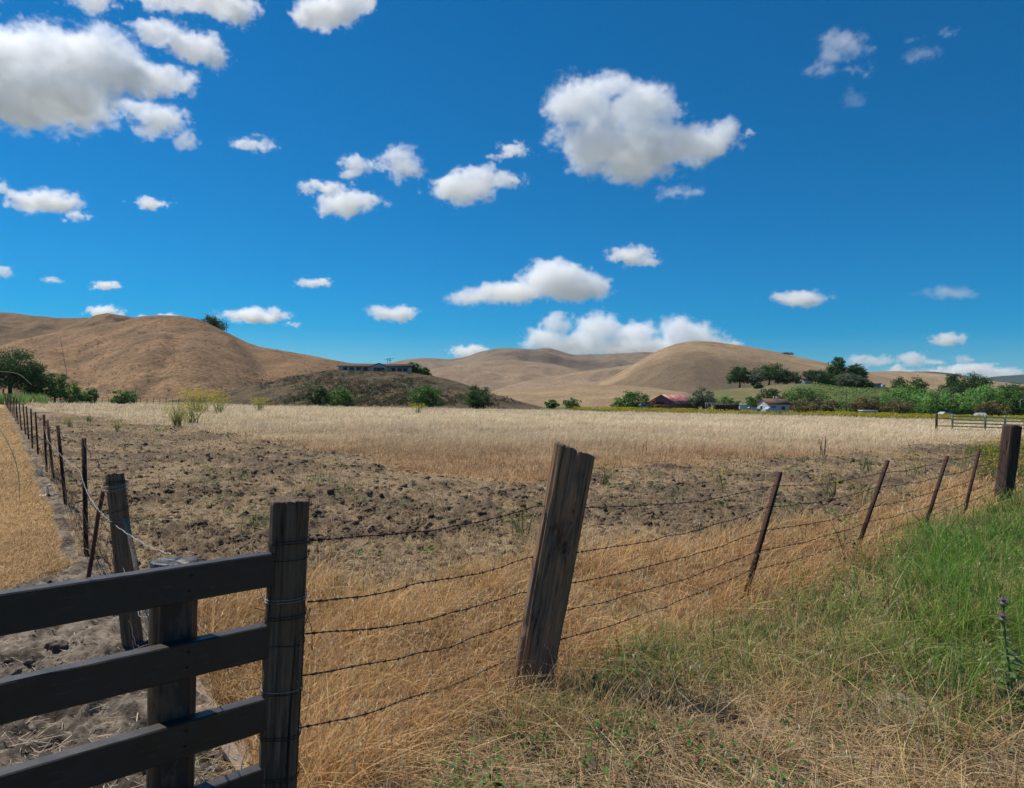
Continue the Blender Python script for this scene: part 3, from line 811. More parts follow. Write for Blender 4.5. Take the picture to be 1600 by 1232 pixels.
RUST = rust_mat('rusty_steel', (0.030, 0.016, 0.012), (0.060, 0.028, 0.020), (0.115, 0.050, 0.030))
RUST2 = rust_mat('orange_rusty_steel', (0.06, 0.028, 0.018), (0.14, 0.055, 0.028), (0.24, 0.10, 0.045))
WIRE = rust_mat('rusty_wire', (0.030, 0.020, 0.017), (0.055, 0.034, 0.027), (0.10, 0.062, 0.045))
GALV = plain('dull_galvanised_wire', (0.30, 0.28, 0.26), 0.5, 0.5, 0.4, 0.3, 40)

# ---------------------------------------------------------------- shape builders
def frame_from(axis, hint=(0, -1, 0)):
    z = np.asarray(axis, float); z = z / np.linalg.norm(z)
    x = np.cross(np.asarray(hint, float), z); x /= np.linalg.norm(x)
    y = np.cross(z, x)
    return Matrix(((x[0], y[0], z[0]), (x[1], y[1], z[1]), (x[2], y[2], z[2])))

def post_mesh(name, L, w, d, mat, seed, sq=3.2, groove=0.012, taper=0.0, top_slope=(0, 0), na=72, nh=70, chips=0.0, knot=None, waist=0.0, twist=0.0, split=0.0):
    """a weathered wooden post of length L along z, rounded section, checks running down it and a rough sawn top"""
    rs = np.random.RandomState(seed)
    th = np.linspace(0, 2 * np.pi, na, endpoint=False)
    hz = np.concatenate([[0], np.linspace(0.004, 1, nh)]) * L
    T, Z = np.meshgrid(th, hz)
    rr = (np.abs(np.cos(T)) ** sq + np.abs(np.sin(T)) ** sq) ** (-1 / sq)
    f = 1 - taper * Z / L + waist * np.sin(Z / L * np.pi)
    f = f * (1 + 0.035 * fbm(Z * 3 + seed, T * 0 + seed, 3, seed % 9 + 2))
    u = T / (2 * np.pi)
    g = 0
    for k in range(3):
        n = fbm(np.cos(T) * (3.5 + 3 * k) * 1.4 + seed, np.sin(T) * (3.5 + 3 * k) * 1.4 + Z * (0.8 + k), 4, seed % 11 + k)
        g = g + groove * (1.2 / (k + 1)) * (np.minimum(n, 0.02) * 2.2 + 0.3 * n)
    ck = 0
    for k in range(5):                                 # long drying checks
        a0 = rs.rand() * 2 * np.pi; z0, z1 = sorted(rs.rand(2) * L); z1 = z0 + max(z1 - z0, 0.25 * L)
        da = np.angle(np.exp(1j * (T - a0 - 0.08 * np.sin(Z * 7 + k))))
        ck = ck - groove * 1.3 * np.exp(-(da / 0.045) ** 2) * sstep(z0 - 0.05, z0 + 0.08, Z) * sstep(z1 + 0.08, z1 - 0.05, Z)
    R_ = rr * f
    X = R_ * np.cos(T) * w / 2 + (g + ck) * np.cos(T)
    Y = R_ * np.sin(T) * d / 2 + (g + ck) * np.sin(T)
    KN = np.zeros_like(X)
    if knot is not None:
        for (ka, kz, kr, kd) in knot:
            da = np.angle(np.exp(1j * (T - ka)))
            e = np.exp(-((da * w / 2 / kr) ** 2 + ((Z - kz) / (kr * 1.5)) ** 2))
            KN = np.maximum(KN, np.maximum(e, 0.8 * np.exp(-((da * w / 2 / (kr * 0.5)) ** 2 + ((Z - kz) / (kr * 4)) ** 2))) * (0.7 + 0.6 * fbm(T * 9, Z * 60, 3, 5)))
            X = X - kd * e * np.cos(T); Y = Y - kd * e * np.sin(T)
    top = Z > L * 0.985
    Zt = Z + sstep(0.93, 1.0, Z / L) * (X * top_slope[0] + Y * top_slope[1] + chips * (fbm(np.cos(T) * 2.5 + seed, np.sin(T) * 2.5, 3, seed % 13 + 1)))
    V = np.stack([X, Y, Zt], -1).reshape(-1, 3)
    nr_ = len(hz)
    i, j = np.meshgrid(np.arange(nr_ - 1), np.arange(na), indexing='ij')
    j2 = (j + 1) % na
    q = np.stack([i * na + j, i * na + j2, (i + 1) * na + j2, (i + 1) * na + j], -1).reshape(-1, 4)
    # top: rings shrinking to the centre, with radial cracks
    rings, base = [], (nr_ - 1) * na
    prev = base
    edge = V[base:base + na]
    cen = edge.mean(0)
    cr = sum(np.exp(-(np.angle(np.exp(1j * (th - a))) / 0.07) ** 2) for a in rs.rand(6) * 6.283)
    off = len(V)
    for k, s in enumerate((0.93, 0.75, 0.5, 0.25)):
        ring = cen + (edge - cen) * s
        ring[:, 2] += 0.003 - 0.008 * np.clip(cr, 0, 1) * s + 0.0006 * rs.randn(na) * (1 + chips * 60)
        rings.append(ring)
        cur = off + k * na
        jj_ = np.arange(na); j2_ = (jj_ + 1) % na
        q = np.concatenate([q, np.stack([prev + jj_, prev + j2_, cur + j2_, cur + jj_], -1)])
        prev = cur
    V = np.concatenate([V] + rings + [cen[None]])
    jj_ = np.arange(na)
    tri = np.stack([prev + jj_, prev + (jj_ + 1) % na, np.full(na, len(V) - 1)], -1)
    return make_mesh(name, V, [q, tri], mat, True, {'kn': np.concatenate([np.clip(KN, 0, 1).ravel(), np.zeros(len(V) - KN.size)])})

def set_axis(o, base, top, hint=(0, -1, 0), spin=0.0):
    base, top = np.asarray(base, float), np.asarray(top, float)
    rot = frame_from(top - base, hint).to_4x4() @ Matrix.Rotation(spin, 4, 'Z')
    o.matrix_world = Matrix.Translation(Vector(base)) @ rot
    return o

def tube(pts, rad, ns=6, closed=False, cap=True):
    P = np.asarray(pts, float); n = len(P)
    rad = np.broadcast_to(rad, n)
    T = np.gradient(P, axis=0); T /= np.linalg.norm(T, axis=1)[:, None] + 1e-12
    ref = np.array([0, 0, 1.0]) if abs(T[:, 2]).mean() < 0.8 else np.array([1.0, 0, 0])
    N_ = np.cross(T, ref); N_ /= np.linalg.norm(N_, axis=1)[:, None] + 1e-12
    B = np.cross(T, N_)
    a = np.linspace(0, 2 * np.pi, ns, endpoint=False)
    V = (P[:, None] + (np.cos(a)[None, :, None] * N_[:, None] + np.sin(a)[None, :, None] * B[:, None]) * rad[:, None, None]).reshape(-1, 3)
    i, j = np.meshgrid(np.arange(n - 1), np.arange(ns), indexing='ij')
    j2 = (j + 1) % ns
    q = np.stack([i * ns + j, i * ns + j2, (i + 1) * ns + j2, (i + 1) * ns + j], -1).reshape(-1, 4)
    if cap:                                             # collapse the ends
        V = np.concatenate([V, P[:1] - T[:1] * 0, P[-1:]])
        e = [[len(V) - 2, (k + 1) % ns, k, k] for k in range(ns)]
        e2 = [[len(V) - 1, (n - 1) * ns + k, (n - 1) * ns + (k + 1) % ns, (n - 1) * ns + (k + 1) % ns] for k in range(ns)]
        return V, q, np.array([r[:3] for r in e + e2])
    return V, q, np.zeros((0, 3), int)

class MB:
    """collects quads/tris of one part"""
    def __init__(s): s.V, s.Q, s.T, s.n = [], [], [], 0
    def add(s, V, q=None, t=None):
        V = np.asarray(V, float)
        if q is not None and len(q): s.Q.append(np.asarray(q) + s.n)
        if t is not None and len(t): s.T.append(np.asarray(t) + s.n)
        s.V.append(V); s.n += len(V); return s
    def tube(s, pts, rad, ns=6): return s.add(*tube(pts, rad, ns))
    def box(s, c, size, rot=None, bev=0.0):
        x, y, z = np.array(size) / 2.0
        b = min(bev, x * 0.49, y * 0.49, z * 0.49)
        if b <= 0:
            V = np.array([(i * x, j * y, k * z) for k in (-1, 1) for j in (-1, 1) for i in (-1, 1)])
            q = np.array([(0, 2, 3, 1), (4, 5, 7, 6), (0, 1, 5, 4), (2, 6, 7, 3), (0, 4, 6, 2), (1, 3, 7, 5)])
            t = None
        else:
            V, idm = [], {}
            for k in (-1, 1):
                for j in (-1, 1):
                    for i in (-1, 1):
                        for ax in range(3):
                            p = [i * (x - b), j * (y - b), k * (z - b)]
                            p[ax] += (i, j, k)[ax] * b
                            idm[(i, j, k, ax)] = len(V); V.append(p)
            V = np.array(V); q, t = [], []
            sg = (-1, 1)
            def key(ax, s0, a, b_, o1, o2):
                d = [0, 0, 0]; d[ax] = s0; d[o1] = a; d[o2] = b_
                return tuple(d)
            for ax in range(3):
                o1, o2 = (ax + 1) % 3, (ax + 2) % 3
                for s0 in sg:
                    f = [idm[key(ax, s0, a, b_, o1, o2) + (ax,)] for a, b_ in ((-1, -1), (1, -1), (1, 1), (-1, 1))]
                    q.append(f if s0 > 0 else f[::-1])
                for a in sg:                              # edges along ax
                    for b_ in sg:
                        k0, k1 = key(ax, -1, a, b_, o1, o2), key(ax, 1, a, b_, o1, o2)
                        f = [idm[k0 + (o1,)], idm[k1 + (o1,)], idm[k1 + (o2,)], idm[k0 + (o2,)]]
                        q.append(f if a * b_ < 0 else f[::-1])
            for k in sg:
                for j in sg:
                    for i in sg:
                        f = [idm[(i, j, k, 0)], idm[(i, j, k, 1)], idm[(i, j, k, 2)]]
                        t.append(f if i * j * k > 0 else f[::-1])
            q, t = np.array(q), np.array(t)
        if rot is not None: V = V @ np.array(rot).T
        return s.add(V + np.array(c, float), q, t)
    def mesh(s, name, mat, smooth=False):
        f = []
        if s.Q: f.append(np.concatenate(s.Q))
        if s.T: f.append(np.concatenate(s.T))
        return make_mesh(name, np.concatenate(s.V), f, mat, smooth)

def rotz(a): return np.array([[math.cos(a), -math.sin(a), 0], [math.sin(a), math.cos(a), 0], [0, 0, 1]])

def rebase(o, root, keep=True):
    """parent without moving"""
    o.parent = root
    o.matrix_parent_inverse = Matrix.Translation(root.location).inverted()

def sag_path(pts, sag=0.02, step=0.02, wob=0.006, seed=1):
    """a strand through the attachment points, hanging a little between them, never quite straight"""
    out = []
    for k in range(len(pts) - 1):
        a, b = np.asarray(pts[k], float), np.asarray(pts[k + 1], float)
        L = np.linalg.norm(b - a); n = max(int(L / step), 2)
        t = np.linspace(0, 1, n + 1)[: None if k == len(pts) - 2 else -1]
        P = a + (b - a) * t[:, None]
        sg = sag if np.isscalar(sag) else sag[k]
        P[:, 2] -= sg * L * 4 * t * (1 - t)
        e = np.sin(np.pi * t)
        P[:, 2] += e * wob * 2 * fbm(t * L * 3.1 + seed * 7 + k, t * 0 + seed, 3, 3)
        P[:, 1] += e * wob * 2 * fbm(t * L * 2.7 + seed * 3 + k, t * 0 + seed + 9, 3, 4)
        out.append(P)
    return np.concatenate(out)

def barbed(pts, seed=1, r=0.0016, sag=0.02, barbs=True, wob=0.008):
    P = sag_path(pts, sag, 0.011, wob, seed)
    s = np.concatenate([[0], np.cumsum(np.linalg.norm(np.diff(P, axis=0), axis=1))])
    T = np.gradient(P, axis=0); T /= np.linalg.norm(T, axis=1)[:, None]
    A = np.cross(T, [0, 0, 1.0]); A /= np.linalg.norm(A, axis=1)[:, None]; B = np.cross(T, A)
    m = MB()
    ph = s * 2 * np.pi / 0.075
    for k in (0, np.pi):
        m.tube(P + (np.cos(ph + k)[:, None] * A + np.sin(ph + k)[:, None] * B) * r * 1.05, r, 4)
    if barbs:
        rs = np.random.RandomState(seed)
        for sb in np.arange(0.05, s[-1], 0.105):
            sb = sb + rs.uniform(-0.012, 0.012)
            i = int(np.clip(np.searchsorted(s, sb), 1, len(s) - 2))
            c0, t = P[i], T[i]
            an = np.linspace(0, 4 * np.pi, 13) + rs.rand() * 6
            coil = c0 + t * ((np.arange(13) - 6) * 0.0011)[:, None] + (np.cos(an)[:, None] * A[i] + np.sin(an)[:, None] * B[i]) * r * 2.6
            m.tube(coil, r * 0.8, 4)
            for d_, st in ((1, -0.005), (-1, 0.005)):
                aa = rs.rand() * 6.283
                v = math.cos(aa) * A[i] + math.sin(aa) * B[i]
                c1 = c0 + t * st
                m.tube(np.array([c1 - v * 0.013 - t * 0.003, c1 - v * 0.004, c1 + v * 0.004, c1 + v * 0.013 + t * 0.003]), np.array([0.0005, r * 0.85, r * 0.85, 0.0005]), 4)
    return m.mesh('barbed_wire', WIRE, True)

def tpost_mesh(name, L, mat, studs=True):
    m = MB()
    w, d, t = 0.036, 0.034, 0.006
    m.box((0, 0, L / 2), (w, t, L)); m.box((0, d / 2 + t / 2 - 0.0005, L / 2 - 0.001), (t, d, L - 0.002))
    if studs:
        for z in np.arange(0.25, L - 0.02, 0.054): m.box((0, -0.0055, z), (0.012, 0.006, 0.009))
    m.box((0, 0.002, 0.12), (0.11, 0.003, 0.16))
    return m.mesh(name, mat)

def strap(o_parent, name, c, ax, ux, rx, ry, mat, rad=0.0016, loops=1, seed=0, tilt=0.05):
    """wire wound round a post"""
    rs = np.random.RandomState(seed)
    z = np.asarray(ax, float); z /= np.linalg.norm(z)
    x = np.asarray(ux, float); x = x - z * (x @ z); x /= np.linalg.norm(x); y = np.cross(z, x)
    n = 40 * loops
    a = np.linspace(0, 2 * np.pi * loops, n)
    q = (np.abs(np.cos(a)) ** 3.2 + np.abs(np.sin(a)) ** 3.2) ** (-1 / 3.2)
    P = c + (np.cos(a) * q * rx)[:, None] * x + (np.sin(a) * q * ry)[:, None] * y + z * ((np.linspace(-0.5, 0.5, n) * 0.009 * loops + tilt * np.cos(a + rs.rand() * 6) * rx))[:, None]
    m = MB().tube(P, rad, 5)
    # twisted end
    e0 = P[-1]; out = (e0 - c); out /= np.linalg.norm(out)
    k = np.linspace(0, 1, 8)[:, None]
    m.tube(e0 + out * k * 0.02 + z * 0.025 * k * rs.uniform(-1, 1) + x * 0.015 * k ** 2, rad * 0.9, 4)
    return m.mesh(name, mat, True)

# ---------------------------------------------------------------- right-hand barbed wire fence
f1 = thing('barbed_wire_fence', 'rusty barbed wire fence with leaning wooden posts running along the field to the right', 'fence', ground_pt(830, 1068))
def fence_post(root, name, px_t, py_t, px_b, py_b, D, Db, label, maker, hint=(0, -1, 0), spin=0.0, bury=0.25):
    top, bot = at(px_t, py_t, D), at(px_b, py_b, Db)
    ax = (top - bot) / np.linalg.norm(top - bot)
    bot = bot - ax * bury
    o = obj(name, maker(np.linalg.norm(top - bot)), None, None, label)
    set_axis(o, bot, top, hint, spin)
    bpy.context.view_layer.update()
    rebase(o, f1 if root is None else root)
    return o, bot, top

DG = 2.28
gate, gb, gt = fence_post(None, 'wooden_post', 454, 781, 428, 1365, DG, DG, 'squared dark grey end post wound with wire, next to the black boards',
    lambda L: post_mesh('gate_post', L, 0.126, 0.12, WOOD_GATE, 3, 4.5, 0.0045, 0.02, (0.0, 0.0), chips=0.006, knot=[(1.5, L - 0.93, 0.016, 0.006)], na=96, nh=110), spin=R(14))
DC = 3.86
cpost, cb, ct = fence_post(None, 'wooden_post', 898, 702, 825, 1096, DC, 3.78, 'thick weathered brown post leaning to the right in the middle of the view',
    lambda L: post_mesh('centre_post', L, 0.228, 0.205, WOOD_LEAN, 8, 3.6, 0.0060, -0.05, (0.20, 0.03), chips=0.007, knot=[(1.62, L - 0.50, 0.030, 0.020), (2.05, L - 0.54, 0.024, 0.018), (1.35, L - 0.445, 0.020, 0.012), (2.05, L - 0.40, 0.012, 0.010), (0.75, L - 1.01, 0.022, 0.012), (2.1, L - 0.33, 0.009, 0.008)], waist=-0.03, na=128, nh=130), spin=R(-12))
wpost, wb, wt = fence_post(None, 'wooden_post', 1582, 665, 1566, 790, 11.3, 11.3, 'dark square corner post at the right edge of the view',
    lambda L: post_mesh('corner_post', L, 0.235, 0.22, WOOD_DARK, 12, 4.0, 0.006, 0.0, (0.0, 0), chips=0.008, na=64, nh=40), spin=R(20))
tp = []
for (xt, yt, xb, yb, D, n) in ((1221, 738, 1166, 935, 5.5, 0), (1389, 720, 1340, 862, 7.25, 1), (1482, 713, 1445, 830, 8.66, 2), (1532, 702, 1508, 805, 10.1, 3)):
    o, b_, t_ = fence_post(None, 'steel_post', xt, yt, xb, yb, D, D, 'leaning rusty steel post', lambda L: tpost_mesh('steel_post', L, RUST), hint=(-0.6, 0.8, 0), bury=0.3)
    tp.append((b_, t_))
WR = [  # per strand: pixel height at gate post, into / out of centre post, at the four steel posts, at the corner post
    [(484, 845), (838, 790), (915, 792), (1211, 759), (1378, 739), (1483, 718), (1530, 710), (1566, 704), (1640, 690)],
    [(480, 941), (825, 870), (899, 863), (1202, 792), (1371, 761), (1475, 743), (1525, 729), (1562, 718), (1640, 705)],
    [(476, 991), (813, 925), (891, 910), (1191, 829), (1364, 792), (1462, 767), (1520, 750), (1559, 732), (1640, 717)],
    [(472, 1056), (806, 971), (884, 952), (1182, 862), (1358, 815), (1459, 788), (1517, 768), (1558, 748), (1640, 732)],
    [(467, 1138), (797, 1028), (878, 997), (1170, 892), (1345, 840), (1450, 807), (1512, 785), (1555, 765), (1640, 750)]]
DEP = [2.26, 3.80, 3.80, 5.47, 7.22, 8.63, 10.07, 11.25, 13.5]
for i, row in enumerate(WR):
    pts = [at(x, y, d) for (x, y), d in zip(row, DEP)]
    pts.insert(2, (pts[1] + pts[2]) / 2 + np.array([0.0, -0.125, 0.0]))     # over the face of the leaning post
    pts = [pts[0]] + pts[1:]
    pts[1] = pts[1] + np.array([0.0, -0.02, 0]); pts[3] = pts[3] + np.array([0, -0.02, 0])
    del pts[2]
    o = obj('barbed_wire', barbed(pts, 5 + i, sag=[0.018, 0.0, 0.016, 0.014, 0.012, 0.010, 0.01, 0.01]), None)
    rebase(o, f1)
gax = (gt - gb) / np.linalg.norm(gt - gb)
gx_ = frame_from(gt - gb).to_4x4() @ Matrix.Rotation(R(14), 4, 'Z')
gux = np.array(gx_.col[0][:3])
for k, (py, mat_, lp) in enumerate(((842, WIRE, 2), (868, WIRE, 1), (930, GALV, 2), (957, WIRE, 2), (1000, WIRE, 1), (1068, GALV, 1), (1075, WIRE, 1), (1140, WIRE, 2), (1205, WIRE, 2))):
    f = (py - 781) / (1365 - 781)
    c = gt + (at(428, 1365, DG) - gt) * f
    o = obj('wire_wrap', strap(None, 'wire_wrap', c, gax, gux, 0.0655, 0.0625, mat_, 0.0014, lp, k), None); rebase(o, f1)
# loose curls of old wire hanging off the end post
rs = np.random.RandomState(77)
for k in range(8):
    f = (rs.uniform(860, 1220) - 781) / 584
    c = gt + (at(428, 1365, DG) - gt) * f
    s_ = 1 if k % 2 else -1
    u = np.linspace(0, 1, 26)
    P = c + np.outer(0.06 * s_ + s_ * 0.05 * np.sin(u * 3.1) * rs.uniform(0.5, 1.4), [0.98, -0.1, 0]) + np.outer(-u * rs.uniform(0.08, 0.2) + 0.02 * np.sin(u * 11 + k), gax) + np.outer(0.03 * np.sin(u * 6 + k), [0, -1, 0]) + np.array([0, -0.03, 0])
    o = obj('loose_wire', MB().tube(P, 0.0011, 4).mesh('loose_wire', WIRE if k % 3 else GALV, True), None); rebase(o, f1)

# ---------------------------------------------------------------- black board fence
bl, br = at(0, 928, 1.747), at(424, 865, 2.235)
bdir = (br - bl); bdir[2] = 0; bdir /= np.linalg.norm(bdir)
left_end = br - bdir * 2.3
f2 = thing('board_fence', 'black painted board fence panel in the lower left corner', 'fence', (*ground_pt(284, 1300)[:2], 0))
brot = math.atan2(bdir[1], bdir[0])
nrm = np.array([-bdir[1], bdir[0], 0])                 # away from the camera
BH, BT = 0.107, 0.048
for k, (xr, yt) in enumerate(((425, 864), (417, 974), (413, 1087), (409, 1196))):
    zt = float(at(xr, yt, 2.235)[2])
    rend = at(xr, yt, 2.235)
    Lb = 2.3 + (rend - br) @ bdir
    n = 46
    m = MB()
    # a slightly bowed sawn board: swept section with worn edges
    t = np.linspace(0, Lb, n)
    sec = []
    b_ = 0.004
    for (y, z) in ((-BT / 2 + b_, -BH), (BT / 2 - b_, -BH), (BT / 2, -BH + b_), (BT / 2, -b_), (BT / 2 - b_, 0), (-BT / 2 + b_, 0), (-BT / 2, -b_), (-BT / 2, -BH + b_)):
        sec.append((y, z))
    sec = np.array(sec)
    V = np.zeros((n, 8, 3))
    V[..., 0] = -Lb + t[:, None]
    V[..., 1] = sec[None, :, 0] + 0.0015 * fbm(t * 2 + k, t * 0, 3, 3)[:, None] + 0.0012 * fbm(t[:, None] * 6 + sec[None, :, 0] * 100, sec[None, :, 1] * 90 + 0 * t[:, None], 3, 5 + k)
    V[..., 2] = sec[None, :, 1] + 0.003 * fbm(t * 1.3 + 5 * k, t * 0 + 2, 3, 4)[:, None] + 0.0012 * fbm(t[:, None] * 9, sec[None, :, 0] * 200 + 0 * t[:, None], 3, 8 + k)
    i, j = np.meshgrid(np.arange(n - 1), np.arange(8), indexing='ij'); j2 = (j + 1) % 8
    q = np.stack([i * 8 + j, (i + 1) * 8 + j, (i + 1) * 8 + j2, i * 8 + j2], -1).reshape(-1, 4)
    caps = [list(range(7, -1, -1)), [(n - 1) * 8 + a for a in range(8)]]
    me = make_mesh('board', V.reshape(-1, 3), [tuple(f) for f in q.tolist()] + [tuple(c) for c in caps], BLACK)
    o = obj('board', me, None)
    o.matrix_world = Matrix.Translation(Vector((rend[0], rend[1], zt))) @ Matrix.Rotation(brot, 4, 'Z')
    bpy.context.view_layer.update(); rebase(o, f2)
    tgt = at(292, 900, 2.06)
    for dz in (-0.028, -0.074):                        # nail heads
        for dx in ((0.0,) if dz < -0.05 else (0.004,)):
            nl = MB().tube(np.array([(0, 0, 0), (0, -0.0015, 0), (0, -0.003, 0)]), np.array([0.0045, 0.0045, 0.003]), 8).mesh('nail', RUST)
            no = obj('nail', nl, None)
            dd = (tgt - rend) @ bdir
            pp = rend + bdir * dd - nrm * (BT / 2 + 0.0008)
            no.matrix_world = Matrix.Translation(Vector((pp[0] + dx, pp[1], zt + dz))) @ Matrix.Rotation(brot, 4, 'Z')
            bpy.context.view_layer.update()
            no.parent = o; no.matrix_parent_inverse = o.matrix_world.inverted()
pc = at(289, 876, 2.06); s0 = (pc - br) @ bdir
pc = br + bdir * s0 + nrm * (BT / 2 + 0.069)
log = obj('round_post', post_mesh('round_post', 1.075 + 0.2, 0.137, 0.137, BLACKLOG, 21, 2.0, 0.003, 0.0, (0.02, 0.03), chips=0.001, na=96, nh=60), None)
set_axis(log, (pc[0], pc[1], -0.2), (pc[0] - 0.004, pc[1], 1.072)); bpy.context.view_layer.update(); rebase(log, f2)

# ---------------------------------------------------------------- left-hand wire fence
f3 = thing('wire_fence', 'sagging wire fence on thin rusty steel posts receding along the dirt strip at the left', 'fence', ground_pt(205, 1012))
D1 = 1.6 * F_PX / (1012 - 611.6)
op, ob, ot = fence_post(f3, 'wooden_post', 179, 741, 208, 1014, D1, D1, 'grey round wooden post wrapped with wire at its top, leaning left',
    lambda L: post_mesh('strainer_post', L, 0.118, 0.118, WOOD_OLD, 33, 2.3, 0.005, 0.12, (-0.05, 0.1), chips=0.010, na=80, nh=80))
TP3 = [(128, 685, 132, 869), (88, 665, 101, 793), (72, 657, 82.5, 752), (67, 648, 71.5, 737), (54, 644, 58.5, 711), (47, 639, 49.8, 701.5), (40, 635, 44, 688.5), (35, 631, 39, 680), (29, 628, 32.5, 672.5), (24, 626, 28, 664)]
k0 = len(TP3)
# the rest continues on the same line, evenly spaced, into the distance
A3, B3 = ground_pt(58.5, 711), ground_pt(28, 664)
dline = (B3 - A3) / np.linalg.norm(B3 - A3)
posts3 = []
for (xt, yt, xb, yb) in TP3:
    D = float((ground_pt(xb, yb) - CAM) @ Fv)
    o, b_, t_ = fence_post(f3, 'steel_post', xt, yt, xb, yb, D, D, 'rusty steel post', lambda L: tpost_mesh('steel_post', L, RUST if len(posts3) != 2 else RUST2, studs=D < 14), hint=(0.7, 0.7, 0), bury=0.3)
    posts3.append((b_, t_, D))
for k in range(1, 17):
    b_ = B3 + dline * 4.2 * k
    t_ = b_ + np.array([0.02 * math.sin(k * 3.0), 0.03 * math.cos(k * 2.2), 1.15 + 0.06 * math.sin(k * 1.7)])
    o = obj('steel_post', tpost_mesh('steel_post', 1.4, RUST, False), None, None, 'rusty steel post'); set_axis(o, b_ - (0, 0, 0.25), t_, (0.7, 0.7, 0)); bpy.context.view_layer.update(); rebase(o, f3)
    posts3.append((b_ - np.array([0, 0, 0.25]), t_, 0))
far_end = B3 + dline * 4.2 * 17
o = obj('wooden_post', post_mesh('far_end_post', 1.9, 0.22, 0.22, WOOD_OLD, 41, 2.2, 0.01, na=24, nh=12), None, None, 'thick grey post closing the far end'); set_axis(o, far_end - (0, 0, 0.3), far_end + (0.05, 0, 1.55)); bpy.context.view_layer.update(); rebase(o, f3)
line = [(ob, ot)] + [(b_, t_) for b_, t_, _ in posts3]
for i, fr in enumerate((0.95, 0.78, 0.60, 0.44, 0.30)):
    pts = []
    for (b_, t_) in line:
        L = np.linalg.norm(t_ - b_); u = (t_ - b_) / L
        pts.append(b_ + u * (0.27 + (L - 0.27) * fr) + np.array([0.02, 0.0, 0.02 * math.sin(i * 5 + len(pts) * 1.7)]))
    o = obj('wire_strand', barbed(pts[:7], 40 + i, sag=0.02, wob=0.02) if i in (0, 2, 4) else MB().tube(sag_path(pts[:9], 0.02, 0.06, 0.02, i), 0.0015, 4).mesh('wire', WIRE, True), None); rebase(o, f3)
    far = MB().tube(sag_path(pts[6:], 0.01, 0.5, 0.02, i), 0.003, 4).mesh('wire', WIRE)
    o = obj('wire_strand', far, None); rebase(o, f3)
# torn netting along the bottom
m = MB()
rs = np.random.RandomState(5)
for k in range(4):
    (b0, t0), (b1, t1) = line[k], line[k + 1]
    u0, u1 = (t0 - b0) / np.linalg.norm(t0 - b0), (t1 - b1) / np.linalg.norm(t1 - b1)
    for z in (0.10, 0.22, 0.34, 0.48):
        m.tube(sag_path([b0 + u0 * (0.27 + z), b1 + u1 * (0.27 + z * 0.9)], 0.02, 0.07, 0.03, k * 7 + int(z * 50)), 0.0012, 4)
    L = np.linalg.norm(b1 - b0)
    for s_ in np.arange(0.1, L, 0.17):
        f = s_ / L
        a = b0 + (b1 - b0) * f + (u0 * (1 - f) + u1 * f) * 0.27
        h_ = 0.50 * (0.75 + 0.3 * rs.rand())
        m.tube(np.array([a + (0.02 * rs.randn(), 0.02 * rs.randn(), 0.03), a + (0.03 * rs.randn(), 0.02 * rs.randn(), h_ * 0.5), a + (0.03 * rs.randn(), 0.03 * rs.randn(), h_)]), 0.0011, 4)
o = obj('wire_netting', m.mesh('wire_netting', WIRE, True), None); rebase(o, f3)
# slack silvery wire looping from the black post over the steel posts
SL = [(270, 868, 2.2), (234.5, 856, 2.9), (199, 834.5, 3.7), (172.5, 815.6, 4.4), (151, 794, 5.1), (137, 772.5, 5.9), (129, 751, 6.5), (125, 735, 6.9), (108, 725, 8.0), (96, 713, 9.0), (88, 702, 9.6), (78, 694, 11.0), (72, 681, 12.5), (67, 654, 14.2)]
P = np.array([at(x, y, d) for x, y, d in SL])
tt = np.linspace(0, len(P) - 1, 160)
Pw = np.stack([np.interp(tt, np.arange(len(P)), P[:, a]) for a in range(3)], 1)
kk_ = np.hanning(13); kk_ /= kk_.sum()
Ps = np.stack([np.convolve(np.pad(Pw[:, a], 6, 'edge'), kk_, 'valid') for a in range(3)], 1)
ph = np.arange(len(Ps)) * 0.9
o = obj('slack_wire', MB().tube(Ps + np.stack([0 * ph, 0 * ph, 0.0028 * np.sin(ph * 1.3)], 1), 0.0018, 5).tube(Ps + np.stack([0.002 * np.cos(ph * 1.3), 0 * ph, 0.0028 * np.cos(ph * 1.3)], 1), 0.0015, 5).mesh('slack_wire', GALV, True), None, None, 'pale silvery twisted wire'); rebase(o, f3)
# wires wound round the wooden post, and strands from it to the black post
oax = (ot - ob) / np.linalg.norm(ot - ob)
for k, (dz, mt) in enumerate(((0.05, WIRE), (0.075, GALV), (0.10, GALV), (0.22, WIRE), (0.30, GALV))):
    o = obj('wire_wrap', strap(None, 'wire_wrap', ot - oax * dz, oax, (1, 0, 0), 0.058, 0.058, mt, 0.002, 2 if k < 3 else 1, 50 + k, 0.25 if k > 2 else 0.05), None); rebase(o, f3)
for k, (a, b_) in enumerate((((190, 880, D1), (258, 905, 2.3)), ((196, 905, D1), (262, 930, 2.3)), ((200, 960, D1), (262, 1010, 2.3)), ((205, 990, D1), (262, 1060, 2.3)), ((186, 760, D1), (258, 800, 2.9)))):
    if k == 4: continue
    o = obj('wire_strand', MB().tube(sag_path([at(*a), at(*b_)], 0.05, 0.03, 0.03, 60 + k), 0.0015, 4).mesh('wire', GALV if k < 2 else WIRE, True), None); rebase(o, f3)

